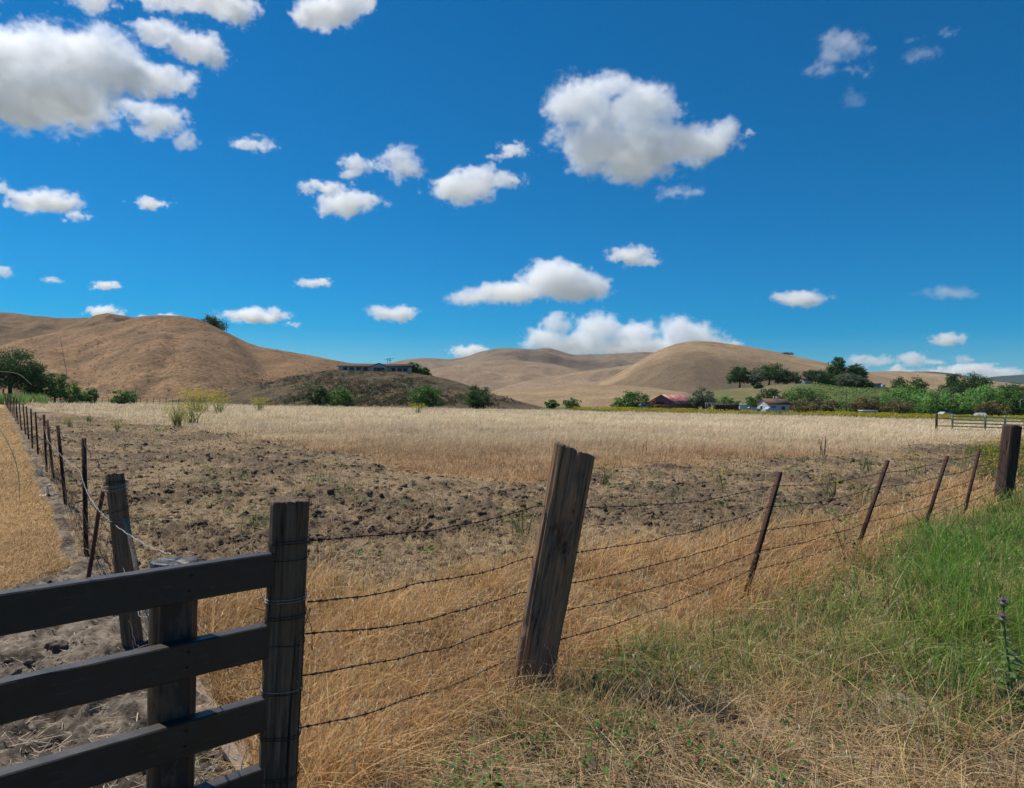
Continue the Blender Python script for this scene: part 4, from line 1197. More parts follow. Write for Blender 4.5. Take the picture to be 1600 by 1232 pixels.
# thin stake propped against the wooden post; rusty pipe stake further on
def stick(name, label, cat, p0, p1, rad, mat, seed):
    p0, p1 = np.asarray(p0), np.asarray(p1)
    t = np.linspace(0, 1, 24)
    P = (p1 - p0) * t[:, None] + 0.012 * np.stack([fbm(t * 3 + seed, t * 0, 3, seed), fbm(t * 3, t * 0 + seed, 3, seed + 1), 0 * t], 1)
    r = thing(name, label, cat, p0)
    o = obj(name, MB().tube(P, rad * (1 + 0.1 * fbm(t * 9, t * 0 + 3, 3, seed)), 10).mesh(name, mat, True), None, tuple(p0), label, cat)
    bpy.data.objects.remove(r)
    return o
stick('wooden_stake', 'thin pale grey stick propped against the grey round post', 'stake', at(241, 1014, 3.75), at(196, 812, 4.15), 0.014, WOOD_PALE, 5)
stick('rusty_pipe', 'thin orange rusty pipe leaning right between the first steel post and the grey wooden post', 'pipe', at(138, 912, 5.55), at(160, 768, 5.75), 0.017, RUST2, 6)

# planks and pipes lying on the ground
for (a, b_, w_, lab, sd) in (((238, 985), (392, 1215), 0.10, 'long split grey plank lying on the dirt behind the black board fence', 1), ((332, 1128), (410, 1222), 0.09, 'short grey plank lying between the longer plank and the wire wrapped end post', 2)):
    p0, p1 = ground_pt(*a), ground_pt(*b_)
    L = float(np.linalg.norm(p1 - p0)); n = 40
    t = np.linspace(0, L, n)
    sec = np.array([(-w_ / 2, 0), (w_ / 2, 0), (w_ / 2 - 0.006, 0.035), (0.01, 0.05), (-w_ / 2 + 0.008, 0.038)])
    V = np.zeros((n, 5, 3)); V[..., 2] = t[:, None]
    V[..., 0] = sec[:, 0] * (1 + 0.12 * fbm(t * 3 + sd, t * 0, 3, sd + 2))[:, None]; V[..., 1] = sec[:, 1] * (1 + 0.35 * fbm(t[:, None] * 5, sec[None, :, 0] * 60 + 0 * t[:, None], 3, sd + 5))
    i, j = np.meshgrid(np.arange(n - 1), np.arange(5), indexing='ij'); j2 = (j + 1) % 5
    q = np.stack([i * 5 + j, i * 5 + j2, (i + 1) * 5 + j2, (i + 1) * 5 + j], -1).reshape(-1, 4)
    o = obj('plank', make_mesh('plank', V.reshape(-1, 3), [tuple(f) for f in q.tolist()] + [tuple(range(4, -1, -1)), tuple((n - 1) * 5 + a_ for a_ in range(5))], WOOD_PALE), None, None, lab, 'plank')
    set_axis(o, p0 + (0, 0, 0.005), p1 + (0, 0, 0.03), (0, 0, -1))
PIPEW = plain('chalky_white_plastic', (0.62, 0.60, 0.57), 0.6, 0.3)
for pl, lab in (([(58, 777.5), (68, 772), (66, 778), (73, 774.5), (75.5, 769), (73, 762), (76, 757.5), (80, 758.5)], 'bent white plastic pipe on the dirt strip, nearest the camera of the two'), ([(65, 744), (64.6, 735), (68, 728)], 'short curved white plastic pipe further along the dirt strip')):
    P = np.array([ground_pt(x, y, 0.02) if y > 770 else at(x, y, float((ground_pt(pl[0][0], pl[0][1]) - CAM) @ Fv)) for x, y in pl])
    t = np.linspace(0, len(P) - 1, 50)
    Pq = np.stack([np.interp(t, np.arange(len(P)), P[:, a]) for a in range(3)], 1)
    Pq = np.stack([np.convolve(np.pad(Pq[:, a], 4, 'edge'), np.ones(9) / 9, 'valid') for a in range(3)], 1)
    obj('plastic_pipe', MB().tube(Pq - P[0], 0.017, 8).mesh('pipe', PIPEW, True), None, tuple(P[0]), lab, 'pipe')

def rock(name, label, px, py, size, mat, seed, flat=0.6):
    import bmesh
    bm = bmesh.new(); bmesh.ops.create_icosphere(bm, subdivisions=4, radius=1)
    V = np.array([v.co[:] for v in bm.verts]); F = np.array([[v.index for v in f.verts] for f in bm.faces]); bm.free()
    n = fbm3(V[:, 0] * 1.3 + seed, V[:, 1] * 1.3, V[:, 2] * 1.3, 5, 3, 0.62)
    V = V * (1 + 0.55 * n)[:, None] * size * np.array([1, 0.8, flat])
    p = ground_pt(px, py)
    obj(name, make_mesh(name, V, F, mat, False), None, (p[0], p[1], gz_fast(p[0], p[1]) + size * flat * 0.35), label, cat='rock' if 'rock' in name else 'clod')
SOIL = plain('dark_soil_clod', (0.11, 0.085, 0.065), 1.0, 0.1, 0, 0.5, 40)
rock('soil_clod', 'large dark clod of soil on the dirt behind the boards', 88, 1014, 0.062, SOIL, 3)
rock('soil_clod', 'small dark clod left of the large one, just above the second board', 45, 1050, 0.026, SOIL, 5)
rock('soil_clod', 'dark clod half hidden below the third steel post on the strip', 176, 768, 0.07, SOIL, 9)
LIME = plain('pale_limestone', (0.19, 0.16, 0.13), 0.9, 0.2, 0, 0.5, 30)
rock('flat_rock', 'flat pale rock half buried in the roadside grass at the lower right', 1408, 1108, 0.060, LIME, 11, 0.42)

# ---------------------------------------------------------------- green pipe gate at the far right
g0, g1 = at(1463, 674, 41.5), at(1640, 682, 41.5)
g0[2] = g1[2] = 0.0
f4 = thing('metal_gate', 'pale green pipe gate panels at the right edge beyond the field', 'gate', g0)
PG = plain('faded_green_paint', (0.12, 0.19, 0.10), 0.6, 0.35)
gd = (g1 - g0) / np.linalg.norm(g1 - g0); GLn = np.linalg.norm(g1 - g0)
for z in (0.16, 0.36, 0.56, 0.76, 0.98): 
    rebase(obj('rail', MB().tube(np.array([g0 + gd * s + (0, 0, z - 0.10 * s / GLn) for s in np.linspace(0.9, GLn, 12)]), 0.036, 8).mesh('rail', PG, True), None), f4)
for s in (0.95, 2.95, 4.15, 5.35, 6.7): 
    rebase(obj('upright', MB().box(g0 + gd * s + (0, -0.03, 0.5), (0.09, 0.06, 1.12)).mesh('upright', PG), None), f4)
rebase(obj('hinge_post', MB().tube(np.array([g0 + (0, 0, -0.2), g0 + (0, 0, 0.5), g0 + (0, 0, 1.12)]), 0.07, 10).mesh('hinge_post', RUST, True), None), f4)
rebase(obj('hinge', MB().box(g0 + gd * 0.5 + (0, 0, 0.35), (0.8, 0.04, 0.05)).box(g0 + gd * 0.5 + (0, 0, 0.8), (0.8, 0.04, 0.05)).mesh('hinge', RUST), None), f4)
# ---------------------------------------------------------------- trees
def leaf_mat(name, base, var=0.35):
    m = NT(name)
    c_ = m.n('Attribute', attribute_name='lv').outputs['Fac']
    col = m.ramp(c_, [(0.0, tuple(v * (1 - var) for v in base)), (0.5, base), (1.0, tuple(min(1, v * (1 + var * 1.5)) for v in base))])
    return m.leafy(col, 0.28, rough=0.6)
LEAF = dict(oak=leaf_mat('oak_leaves', (0.058, 0.112, 0.030)), green=leaf_mat('green_leaves', (0.105, 0.20, 0.042)), willow=leaf_mat('willow_leaves', (0.17, 0.31, 0.075)),
            grey=leaf_mat('grey_green_leaves', (0.15, 0.18, 0.105)), red=leaf_mat('russet_leaves', (0.165, 0.135, 0.06)), scrub=leaf_mat('dry_scrub', (0.13, 0.105, 0.06)), dead=leaf_mat('bare_twigs', (0.12, 0.10, 0.08)), bright=leaf_mat('light_green_leaves', (0.20, 0.30, 0.08)))
BARK = wood_mat('bark', (0.05, 0.04, 0.032), (0.13, 0.105, 0.085), 0.4)

def tree(px, ytop, wpx, D, kind, label, group=None, base=None, name='tree', n=None, open_=0.0, skirt=0.25, cat='tree', lean=0.0, hp=None):
    """trunk, limbs and a clumped crown; top at pixel row ytop, crown wpx wide, standing on the land at depth D"""
    x, y, z = spot(px, D)
    if base is not None: z = base
    ztop = float(at(px, ytop, D)[2])
    H = max(ztop - z, 0.8); W = wpx * D / F_PX * (1.15 if D < 310 else 1.0)
    rs = np.random.RandomState(int(px * 7 + ytop))
    root = thing(name, label, cat, (x, y, z), group)
    cz0 = H * skirt; ch = H - cz0
    leaf = max(0.16, 0.0019 * D) * 1.1
    m = MB()
    th = H * (0.35 if skirt > 0.1 else 0.2)
    tr = max(0.05 * H, 0.08) * 0.7
    P = np.array([(0, 0, -0.3), (0.02 * H, 0, th * 0.5), (lean * H * 0.3, 0.02 * H, th), (lean * H * 0.6, 0, th * 1.8)])
    m.tube(P, np.array([tr * 1.5, tr, tr * 0.8, tr * 0.4]), 7)
    ncl = int(np.clip(90 * (W * ch) / 40, 60, 190))
    cl = []
    while len(cl) < ncl:
        u = rs.randn(3); u /= np.linalg.norm(u)
        rad = rs.uniform(0.12, 1.0) ** 0.5
        if u[2] < -0.35 and skirt > 0.15: continue
        p = np.array([u[0] * W / 2 * 0.97 * rad, u[1] * W / 2 * 0.8 * rad, cz0 + ch * 0.42 + u[2] * rad * ch * (0.50 if u[2] > 0 else 0.40)])
        # lumpy outline
        k = 1 + 0.22 * math.sin(u[0] * 5 + px) * math.cos(u[2] * 4 + ytop)
        p[:2] *= k
        if open_ and rs.rand() < open_: continue
        cl.append(p)
    cl = np.array(cl)
    cl[:, 2] = cz0 + (cl[:, 2] - cl[:, 2].min()) / max(np.ptp(cl[:, 2]), 0.1) * (H - 0.06 * H - cz0) if len(cl) else 0
    for k in range(min(9, len(cl))):
        e = cl[rs.randint(len(cl))] * np.array([0.85, 0.85, 0.92])
        s0 = P[2] if k % 2 else P[1] * 0.3 + P[2] * 0.7
        mid = (s0 + e) / 2 + np.array([0, 0, 0.08 * H]) * rs.rand()
        m.tube(np.array([s0, mid, e]), np.array([tr * 0.5, tr * 0.3, tr * 0.1]), 5)
    obj('trunk', m.mesh('trunk', BARK, True), root)
    per = int((n or 1) if n and n < 10 else np.clip(W * ch * 15 / leaf ** 2 / ncl, 24, 120))
    N = ncl * per
    c0 = np.repeat(cl, per, 0)
    cr = (0.10 + 0.06 * rs.rand(ncl)) * (W + ch) / 2 * 1.05
    dv = rs.randn(N, 3); dv /= np.linalg.norm(dv, axis=1)[:, None]
    off = dv * (rs.rand(N, 1) ** 0.45) * np.repeat(cr, per)[:, None] * np.array([1.15, 1.15, 0.75])
    C0 = c0 + off
    nn = dv * 0.8 + rs.randn(N, 3) * 0.6 + np.array([0, 0, 0.5]); nn /= np.linalg.norm(nn, axis=1)[:, None]
    a = np.cross(nn, rs.randn(N, 3)); a /= np.linalg.norm(a, axis=1)[:, None]; b = np.cross(nn, a)
    s = leaf * (0.6 + 0.8 * rs.rand(N, 1)) / 2
    V = np.stack([C0 - a * s, C0 - b * s * 0.65, C0 + a * s, C0 + b * s * 0.65], 1).reshape(-1, 3)
    q = (np.arange(N) * 4)[:, None] + np.arange(4)[None]
    lv = np.clip(0.5 + 0.22 * np.repeat(rs.randn(ncl), per) + 0.15 * rs.randn(N), 0, 1)
    obj('crown', make_mesh('crown', V, q, LEAF[kind], False, {'lv': np.repeat(lv, 4)}), root)
    return root

TR = [
 # far left
 (14, 541, 88, 118, 'oak', 'big dark oak at the left edge of the view', None, {}),
 (52, 574, 30, 121, 'green', 'lower bushy oak just right of the big oak at the left edge', None, dict(skirt=0.0)),
 (85, 583, 42, 120, 'green', 'round mid green tree right of the two oaks at the far left', None, dict(skirt=0.1)),
 (117, 602, 34, 122, 'bright', 'pale lime green bush right of the round mid green tree', None, dict(skirt=0.0)),
 (140, 607, 26, 124, 'green', 'low mid green bush right of the pale lime bush', None, dict(skirt=0.0)),
 (193, 611, 40, 126, 'green', 'low spreading green bush alone at the foot of the left hill', None, dict(skirt=0.0)),
 (328, 493, 44, 368, 'oak', 'lone dark oak on the right shoulder of the big left hill', None, dict(lean=0.1, skirt=0.12)),
 (245, 497, 20, 415, 'oak', 'tiny dark oak top showing over the crest of the big left hill', None, {}),
 # under and on the knoll
 (500, 604, 34, 133, 'oak', 'dark green tree at the foot of the knoll, left half of a pair', None, dict(skirt=0.05)),
 (530, 605, 40, 133, 'green', 'lighter tree at the foot of the knoll, right half of the pair', None, dict(skirt=0.05)),
 (667, 602, 46, 134, 'green', 'round mid green tree at the foot of the knoll below the farmhouse', None, dict(skirt=0.05)),
 (748, 603, 46, 134, 'oak', 'round dark oak at the right end of the knoll', None, dict(skirt=0.05)),
 (645, 566, 25, 199, 'green', 'rounded tree beside the right end of the farmhouse', None, dict(skirt=0.1)),
 (664, 574, 16, 199, 'green', 'small bush right of the tree beside the farmhouse', None, dict(skirt=0.0)),
 (862, 625, 20, 165, 'green', 'small bush left of two at the middle of the far field edge', None, dict(skirt=0.0)),
 (893, 622, 27, 165, 'green', 'round bush right of two at the middle of the far field edge', None, dict(skirt=0.0)),
 (968, 624, 24, 172, 'bright', 'light green bush left of the tree beside the barn', None, dict(skirt=0.0)),
 (988, 612, 44, 175, 'green', 'bushy green tree left of the red roofed barn', None, dict(skirt=0.1)),
 (1098, 604, 40, 192, 'grey', 'tall grey green tree behind the right end of the barn', None, dict(skirt=0.1)),
 (1135, 621, 34, 200, 'green', 'low light tree right of the tree behind the barn', None, dict(skirt=0.05)),
 (1178, 620, 30, 200, 'green', 'small green tree left of the flat topped dark tree', None, dict(skirt=0.1)),
 (1205, 608, 40, 197, 'oak', 'dark flat topped tree behind the white house with vents', None, dict(skirt=0.3)),
 # on the slope behind
 (1155, 572, 34, 285, 'oak', 'round dark oak at the left end of the grove on the slope', None, {}),
 (1179, 579, 24, 282, 'grey', 'grey green tree between the round oak and the spreading oak on the slope', None, dict(skirt=0.1)),
 (1201, 567, 50, 287, 'oak', 'wide spreading dark oak in the middle of the grove on the slope', None, {}),
 (1229, 581, 38, 284, 'oak', 'lower dark tree at the right end of the grove left of the hillside cottage', None, dict(skirt=0.1)),
 (1184, 601, 14, 262, 'oak', 'small dark bush on the bare slope below the grove', None, dict(skirt=0.0)),
 (1226, 552, 26, 470, 'dead', 'sparse grey oak near the skyline of the round hill', None, dict(open_=0.5, n=5)),
 (1277, 578, 44, 288, 'oak', 'dark tree just right of the hillside cottage', None, {}),
 (1308, 557, 30, 294, 'oak', 'tallest dark oak standing above the others on the slope', None, dict(open_=0.3)),
 (1300, 586, 36, 286, 'green', 'bushy tree under the tallest dark oak', None, dict(skirt=0.05)),
 (1323, 583, 44, 284, 'grey', 'silvery grey green tree right of the tallest dark oak', None, dict(skirt=0.05)),
 (1337, 568, 28, 300, 'oak', 'small spreading oak on the skyline right of the tallest oak', None, dict(skirt=0.4)),
 (1350, 592, 28, 282, 'oak', 'dark bush at the right end of the slope grove, left of the water tank', None, dict(skirt=0.05)),
 # flat land, right
 (1257, 604, 60, 210, 'green', 'wide mid green tree right of the white house with vents', None, dict(skirt=0.1)),
 (1262, 623, 56, 178, 'red', 'russet hedge tree right of the white house with vents', 'russet orchard trees', dict(skirt=0.05, n=22)),
 (1296, 626, 30, 176, 'red', 'russet hedge tree left of the utility pole', 'russet orchard trees', dict(skirt=0.05, n=22)),
 (1350, 622, 46, 176, 'red', 'russet hedge tree behind the flat topped trailer', 'russet orchard trees', dict(skirt=0.05, n=22)),
 (1400, 625, 56, 172, 'red', 'russet hedge tree right of the flat topped trailer', 'russet orchard trees', dict(skirt=0.1, n=22)),
 (1550, 628, 44, 160, 'red', 'russet hedge tree behind the pipe gate', 'russet orchard trees', dict(skirt=0.1, n=22)),
 (1365, 620, 18, 185, 'oak', 'small dark tree above the flat topped trailer', None, dict(skirt=0.1)),
 (1405, 588, 34, 215, 'oak', 'dark oak left half of the pair right of the water tank', None, {}),
 (1433, 588, 34, 214, 'oak', 'dark oak right half of the pair right of the water tank', None, {}),
 (1415, 601, 66, 196, 'willow', 'wide bright green willow in front of the pair of dark oaks', None, dict(skirt=0.05)),
 (1462, 608, 54, 168, 'willow', 'round bright green willow above the left end of the pipe gate', None, dict(skirt=0.0)),
 (1503, 616, 50, 166, 'willow', 'lower bright green willow above the middle of the pipe gate', None, dict(skirt=0.0)),
 (1536, 602, 52, 172, 'willow', 'tall bright green willow in front of the big flat topped oak', None, dict(skirt=0.05)),
 (1583, 604, 46, 166, 'green', 'mid green tree at the right edge above the dark corner post', None, dict(skirt=0.05)),
 (1492, 582, 36, 235, 'oak', 'dark oak left of the big flat topped oak at the right', None, dict(skirt=0.4)),
 (1520, 581, 52, 225, 'oak', 'big flat topped dark oak on the skyline at the right', None, dict(skirt=0.25)),
 (1480, 606, 30, 222, 'grey', 'low grey tree below the dark oak left of the flat topped one', None, dict(skirt=0.1)),
 (1580, 597, 46, 235, 'oak', 'dark spreading tree at the right edge behind the green tree', None, dict(skirt=0.3)),
 (1625, 606, 50, 170, 'willow', 'bright green willow cut by the right edge of the view', None, dict(skirt=0.0)),
]
for (px, yt, w_, D, kind, lab, grp, kw) in TR:
    nm = 'bush' if 'bush' in lab else ('hedge_tree' if 'hedge' in lab else 'tree')
    tree(px, yt, w_, D, kind, lab, grp, name=nm, cat=nm.replace('_', ' '), **kw)
# dark understorey along the farm road, where no single plant can be told apart
rs = np.random.RandomState(8)
Vs = []
for (x0, x1, D, hh, kd) in ((1240, 1640, 186, 2.6, 'green'),):
    N = 20000
    px = rs.uniform(x0, x1, N); d = D + rs.uniform(0, 9, N)
    b0 = at(px, horizon(px), d)
    hz = hh * (0.75 + 0.5 * fbm(px / 14.0, d * 0, 3, 12))
    C0 = np.stack([b0[:, 0], b0[:, 1], base_z(b0[:, 0], b0[:, 1]) + rs.rand(N) ** 0.7 * hz], 1)
    a = rs.randn(N, 3); a /= np.linalg.norm(a, axis=1)[:, None]; b = np.cross(a, rs.randn(N, 3)); b /= np.linalg.norm(b, axis=1)[:, None]
    s = 0.17 * (0.6 + 0.8 * rs.rand(N, 1))
    V = np.stack([C0 - a * s, C0 - b * s * 0.7, C0 + a * s, C0 + b * s * 0.7], 1).reshape(-1, 3)
    obj('undergrowth', make_mesh('undergrowth', V, (np.arange(N) * 4)[:, None] + np.arange(4)[None], LEAF[kd], False, {'lv': np.repeat(np.clip(0.5 + 0.25 * rs.randn(N), 0, 1), 4)}), None, None, 'dark undergrowth below the hedge trees at the right', None, None, 'stuff')
# vineyard rows on the slope
m_v = []
for k, rowy in enumerate(np.linspace(226, 300, 16)):
    px = rs.uniform(1265, 1420, 300)
    b0 = at(px, horizon(px), np.full(300, rowy) + rs.randn(300) * 0.25)
    z = np.array([ground_z(p[0], p[1]) for p in b0]) + 0.05 + rs.rand(300) * 0.6
    m_v.append(np.stack([b0[:, 0], b0[:, 1], z], 1))
C0 = np.concatenate(m_v); N = len(C0)
a = rs.randn(N, 3); a /= np.linalg.norm(a, axis=1)[:, None]; b = np.cross(a, rs.randn(N, 3)); b /= np.linalg.norm(b, axis=1)[:, None]
V = np.stack([C0 - a * 0.25, C0 - b * 0.2, C0 + a * 0.25, C0 + b * 0.2], 1).reshape(-1, 3)
obj('vines', make_mesh('vines', V, (np.arange(N) * 4)[:, None] + np.arange(4)[None], LEAF['bright'], False, {'lv': np.repeat(np.clip(0.5 + 0.25 * rs.randn(N), 0, 1), 4)}), None, None, 'rows of green vines on the slope above the hedge trees', None, None, 'stuff')

# ---------------------------------------------------------------- buildings
def metal_roof():
    m = NT('rusty_red_tin_roof')
    n1 = m.noise(m.coord('Object', (0.9, 0.35, 0.35)), 1.0, 6, 0.7, 0.5)
    n2 = m.noise(m.coord('Object', (4, 0.5, 0.5)), 1.0, 4, 0.6)
    c_ = m.ramp(n1, [(0.36, (0.24, 0.040, 0.035)), (0.50, (0.38, 0.085, 0.065)), (0.58, (0.52, 0.33, 0.28)), (0.66, (0.32, 0.065, 0.05))])
    c_ = m.mix(m.ramp(n2, [(0.55, 0), (0.65, 0.5)]), c_, (0.52, 0.42, 0.40))
    m.bsdf(c_, 0.55, 0.4)
    return m.m
TIN = metal_roof()
BARNW = wood_mat('old_barn_boards', (0.09, 0.045, 0.055), (0.22, 0.13, 0.15), 0.12, (0.20, 0.07, 0.08), 0.5)
WHITE = plain('white_paint', (0.46, 0.45, 0.43), 0.6, 0.3, 0, 0.08)
CREAM = plain('pale_stucco', (0.52, 0.47, 0.40), 0.8, 0.2, 0, 0.1)
RBROWN = plain('brown_shingles', (0.16, 0.090, 0.070), 0.9, 0.1, 0, 0.25)
DROOF = plain('dark_shingles', (0.10, 0.075, 0.062), 0.9, 0.1, 0, 0.25)
GLASS = plain('dark_window_glass', (0.03, 0.045, 0.06), 0.12, 0.6)
GREY = plain('grey_paint', (0.30, 0.30, 0.29), 0.7, 0.3)
DARKW = plain('dark_weathered_boards', (0.05, 0.036, 0.032), 0.9, 0.1)

def gable_house(name, label, cat, x, y, z, rz, L, Wd, eave, ridge, wall, roof, over=0.4, windows=(), group=None, thick=0.12):
    """long axis = local x; gable ends at +-x; windows: (side, along, up, w, h)"""
    root = thing(name, label, cat, (x, y, z), group)
    root.rotation_euler = (0, 0, rz)
    l, w2 = L / 2, Wd / 2
    V = [(-l, -w2, -0.8), (l, -w2, -0.8), (l, w2, -0.8), (-l, w2, -0.8), (-l, -w2, eave), (l, -w2, eave), (l, w2, eave), (-l, w2, eave), (-l, 0, ridge), (l, 0, ridge)]
    F = [(0, 1, 5, 4), (2, 3, 7, 6), (3, 0, 4, 8, 7), (1, 2, 6, 9, 5), (4, 5, 9, 8), (6, 7, 8, 9)]
    wl = obj('wall', make_mesh('wall', V, F, wall), root)
    m = MB()
    for s in (-1, 1):
        sl = (ridge - eave) / w2
        n = np.array([0, s * sl, 1.0]); n /= np.linalg.norm(n)
        e0, r0 = np.array([0, s * (w2 + over), eave - sl * over]), np.array([0, 0, ridge])
        for (a, b) in ((e0, r0),):
            P = [a + n * 0.03, b + n * 0.03, b + n * (0.03 + thick), a + n * (0.03 + thick)]
            Vv = np.array([[xx, p[1], p[2]] for xx in (-l - over, l + over) for p in P])
            q = np.array([(0, 1, 2, 3), (7, 6, 5, 4), (0, 4, 5, 1), (1, 5, 6, 2), (2, 6, 7, 3), (3, 7, 4, 0)])
            m.add(Vv, q if s > 0 else q[:, ::-1])
    rf = obj('roof', m.mesh('roof', roof), root)
    for (side, al, up, ww, hh) in windows:
        if side in ('f', 'b'):
            yy = -w2 - 0.02 if side == 'f' else w2 + 0.02
            c, sz, gs = (al, yy, up), (ww + 0.16, 0.06, hh + 0.16), (ww, 0.08, hh)
        else:
            xx = -l - 0.02 if side == 'l' else l + 0.02
            c, sz, gs = (xx, al, up), (0.06, ww + 0.16, hh + 0.16), (0.08, ww, hh)
        wn = obj('window', MB().box((0, 0, 0), sz).mesh('window', WHITE), root, c)
        obj('pane', MB().box((0, 0, 0), gs).mesh('pane', GLASS), wn)
    return root, wl, rf

# barn: gable towards the camera's left, roof slope facing right
bx_, by_, bz_ = spot(1052, 193)
barn, bw_, br_ = gable_house('barn', 'old dark barn with a rusty red and white tin roof beyond the field', 'barn', bx_, by_, bz_, R(50), 13.5, 8.6, 1.7, 4.0, BARNW, TIN, 0.4)
obj('door', MB().box((0, 0, 0), (0.1, 2.6, 2.2)).mesh('door', DARKW), barn, (-6.8, 0.5, 0.8))
# farmhouse on the knoll
hx, hy, hz_ = spot(588, 198)
hz_ = float(at(588, 581.5, 198)[2])
farm, fw, fr_ = gable_house('farmhouse', 'long low farmhouse with a dark brown roof on top of the knoll', 'house', hx, hy, hz_, R(-2), 20.5, 7.0, 1.35, 2.25, CREAM, DROOF, 0.5,
    windows=[('f', s, 0.65, 1.2, 0.8) for s in (-8.3, -6.4, -4.4, -2.4, 5.6, 7.4, 9.0)])
gx2, gy2, _ = spot(595, 194)
por = obj('porch', make_mesh('porch', [(-2.3, -0.6, -1), (2.3, -0.6, -1), (2.3, 1.2, -1), (-2.3, 1.2, -1), (-2.3, -0.6, 1.35), (2.3, -0.6, 1.35), (2.3, 1.2, 1.35), (-2.3, 1.2, 1.35), (0, -0.6, 2.2), (0, 1.2, 2.2)],
    [(0, 1, 5, 8, 4), (1, 2, 6, 5), (2, 3, 7, 9, 6), (3, 0, 4, 7), (5, 6, 9, 8), (4, 8, 9, 7)], CREAM), farm, (1.6, -3.6, 0))
obj('porch_roof', MB().add(np.array([(-2.8, -0.9, 1.22), (0, -0.9, 2.32), (0, 1.3, 2.32), (-2.8, 1.3, 1.22), (-2.8, -0.9, 1.34), (0, -0.9, 2.46), (0, 1.3, 2.46), (-2.8, 1.3, 1.34)]), np.array([(0, 3, 2, 1), (4, 5, 6, 7), (0, 1, 5, 4), (3, 7, 6, 2), (0, 4, 7, 3)]))
    .add(np.array([(2.8, -0.9, 1.22), (0.001, -0.9, 2.321), (0.001, 1.3, 2.321), (2.8, 1.3, 1.22), (2.8, -0.9, 1.34), (0.001, -0.9, 2.461), (0.001, 1.3, 2.461), (2.8, 1.3, 1.34)]), np.array([(0, 1, 2, 3), (4, 7, 6, 5), (0, 4, 5, 1), (3, 2, 6, 7), (0, 3, 7, 4)])).mesh('porch_roof', DROOF), por)
for s in (-1.1, 0, 1.1): obj('window', MB().box((0, 0, 0), (0.95, 0.08, 1.3)).mesh('window', GLASS), por, (s, -0.64, 0.45))
gw, _, gr_ = gable_house('garage', 'low brown roofed wing right of the farmhouse on the knoll', 'garage', *spot(636, 203)[:2], hz_ - 0.3, R(-4), 10.5, 6.0, 1.0, 1.75, CREAM, DROOF, 0.4, windows=[('f', s, 0.4, 1.2, 0.7) for s in (-3, 0)])
# white house with vents, right of the barn
x, y, z = spot(1208, 176)
wh, _, wr = gable_house('white_house', 'white house with a red brown roof and two white vents beyond the field', 'house', x, y, z, R(14), 6.0, 5.0, 2.0, 3.25, WHITE, RBROWN, 0.35, windows=[('f', -1.6, 1.0, 1.0, 0.8), ('f', 1.2, 1.0, 1.0, 0.8), ('l', 0.6, 1.1, 0.8, 0.8)])
for s in (-0.3, 0.5): obj('vent', MB().tube(np.array([(s, -0.6, 2.9), (s, -0.6, 3.4), (s, -0.6, 4.0)]), 0.13, 8).mesh('vent', WHITE), wr)
x, y, z = spot(1256, 287); z = max(z, float(at(1256, 603, 287)[2]))
gable_house('cottage', 'white gabled cottage with a brown roof high among the trees on the slope', 'cottage', x, y, z, R(28), 5, 4.6, 1.7, 3.0, WHITE, RBROWN, 0.3, windows=[('l', 0, 1.0, 0.9, 0.9)])
x, y, z = spot(1366, 290)
gable_house('shed', 'low grey shed left of the white water tank on the slope', 'shed', x, y, z, R(-8), 5.5, 3.2, 1.4, 1.9, GREY, DROOF, 0.2)
x, y, z = spot(1379, 288)
tk = thing('water_tank', 'small white round water tank on the slope at the right', 'water tank', (x, y, z))
obj('tank', MB().tube(np.array([(0, 0, -0.3), (0, 0, 0.6), (0, 0, 1.6)]), 0.95, 20).mesh('tank', WHITE), tk)
obj('lid', MB().tube(np.array([(0, 0, 1.6), (0, 0, 1.75), (0, 0, 1.95)]), np.array([1.0, 0.7, 0.12]), 20).mesh('lid', WHITE), tk)
# low dark shed / fence beside the barn
x, y, z = spot(1135, 184)
gable_house('sheep_shed', 'long low dark shed between the barn and the white van', 'shed', x, y, z, R(-6), 6.5, 2.6, 1.35, 1.7, DARKW, DARKW, 0.15)
x, y, z = spot(1110, 182)
sh = thing('shade_canopy', 'small blue white canopy right of the barn', 'canopy', (x, y, z))
obj('top', MB().box((0, 0, 1.95), (2.3, 1.8, 0.1), rot=None).mesh('top', plain('pale_blue_sheet', (0.45, 0.52, 0.60), 0.5)), sh)
for sx in (-1, 1):
    for sy in (-1, 1): obj('leg', MB().box((sx * 1.05, sy * 0.8, 0.6), (0.08, 0.08, 2.6)).mesh('leg', GREY), sh)
# lumber and machinery by the barn
x, y, z = spot(1019, 172)
ex = thing('yellow_loader', 'old orange yellow farm loader in front of the barn', 'loader', (x, y, z))
YEL = plain('faded_orange_paint', (0.42, 0.20, 0.06), 0.7)
obj('body', MB().box((0, 0, 0.9), (1.1, 0.9, 0.7), bev=0.08).box((-0.2, 0, 1.55), (0.6, 0.8, 0.7), bev=0.05).mesh('body', YEL), ex)
obj('arm', MB().tube(np.array([(0.4, 0, 1.1), (0.9, 0, 2.3), (0.55, 0, 2.5)]), 0.09, 6).tube(np.array([(0.55, 0, 2.5), (-0.5, 0, 1.9), (-0.9, 0, 1.0)]), 0.08, 6).mesh('arm', YEL), ex)
for sx in (-0.45, 0.45): obj('wheel', MB().tube(np.array([(sx, -0.55, 0.38), (sx, 0, 0.38), (sx, 0.55, 0.38)]), 0.38, 14).mesh('wheel', DARKW), ex)
x, y, z = spot(1034, 171)
rs = np.random.RandomState(3)
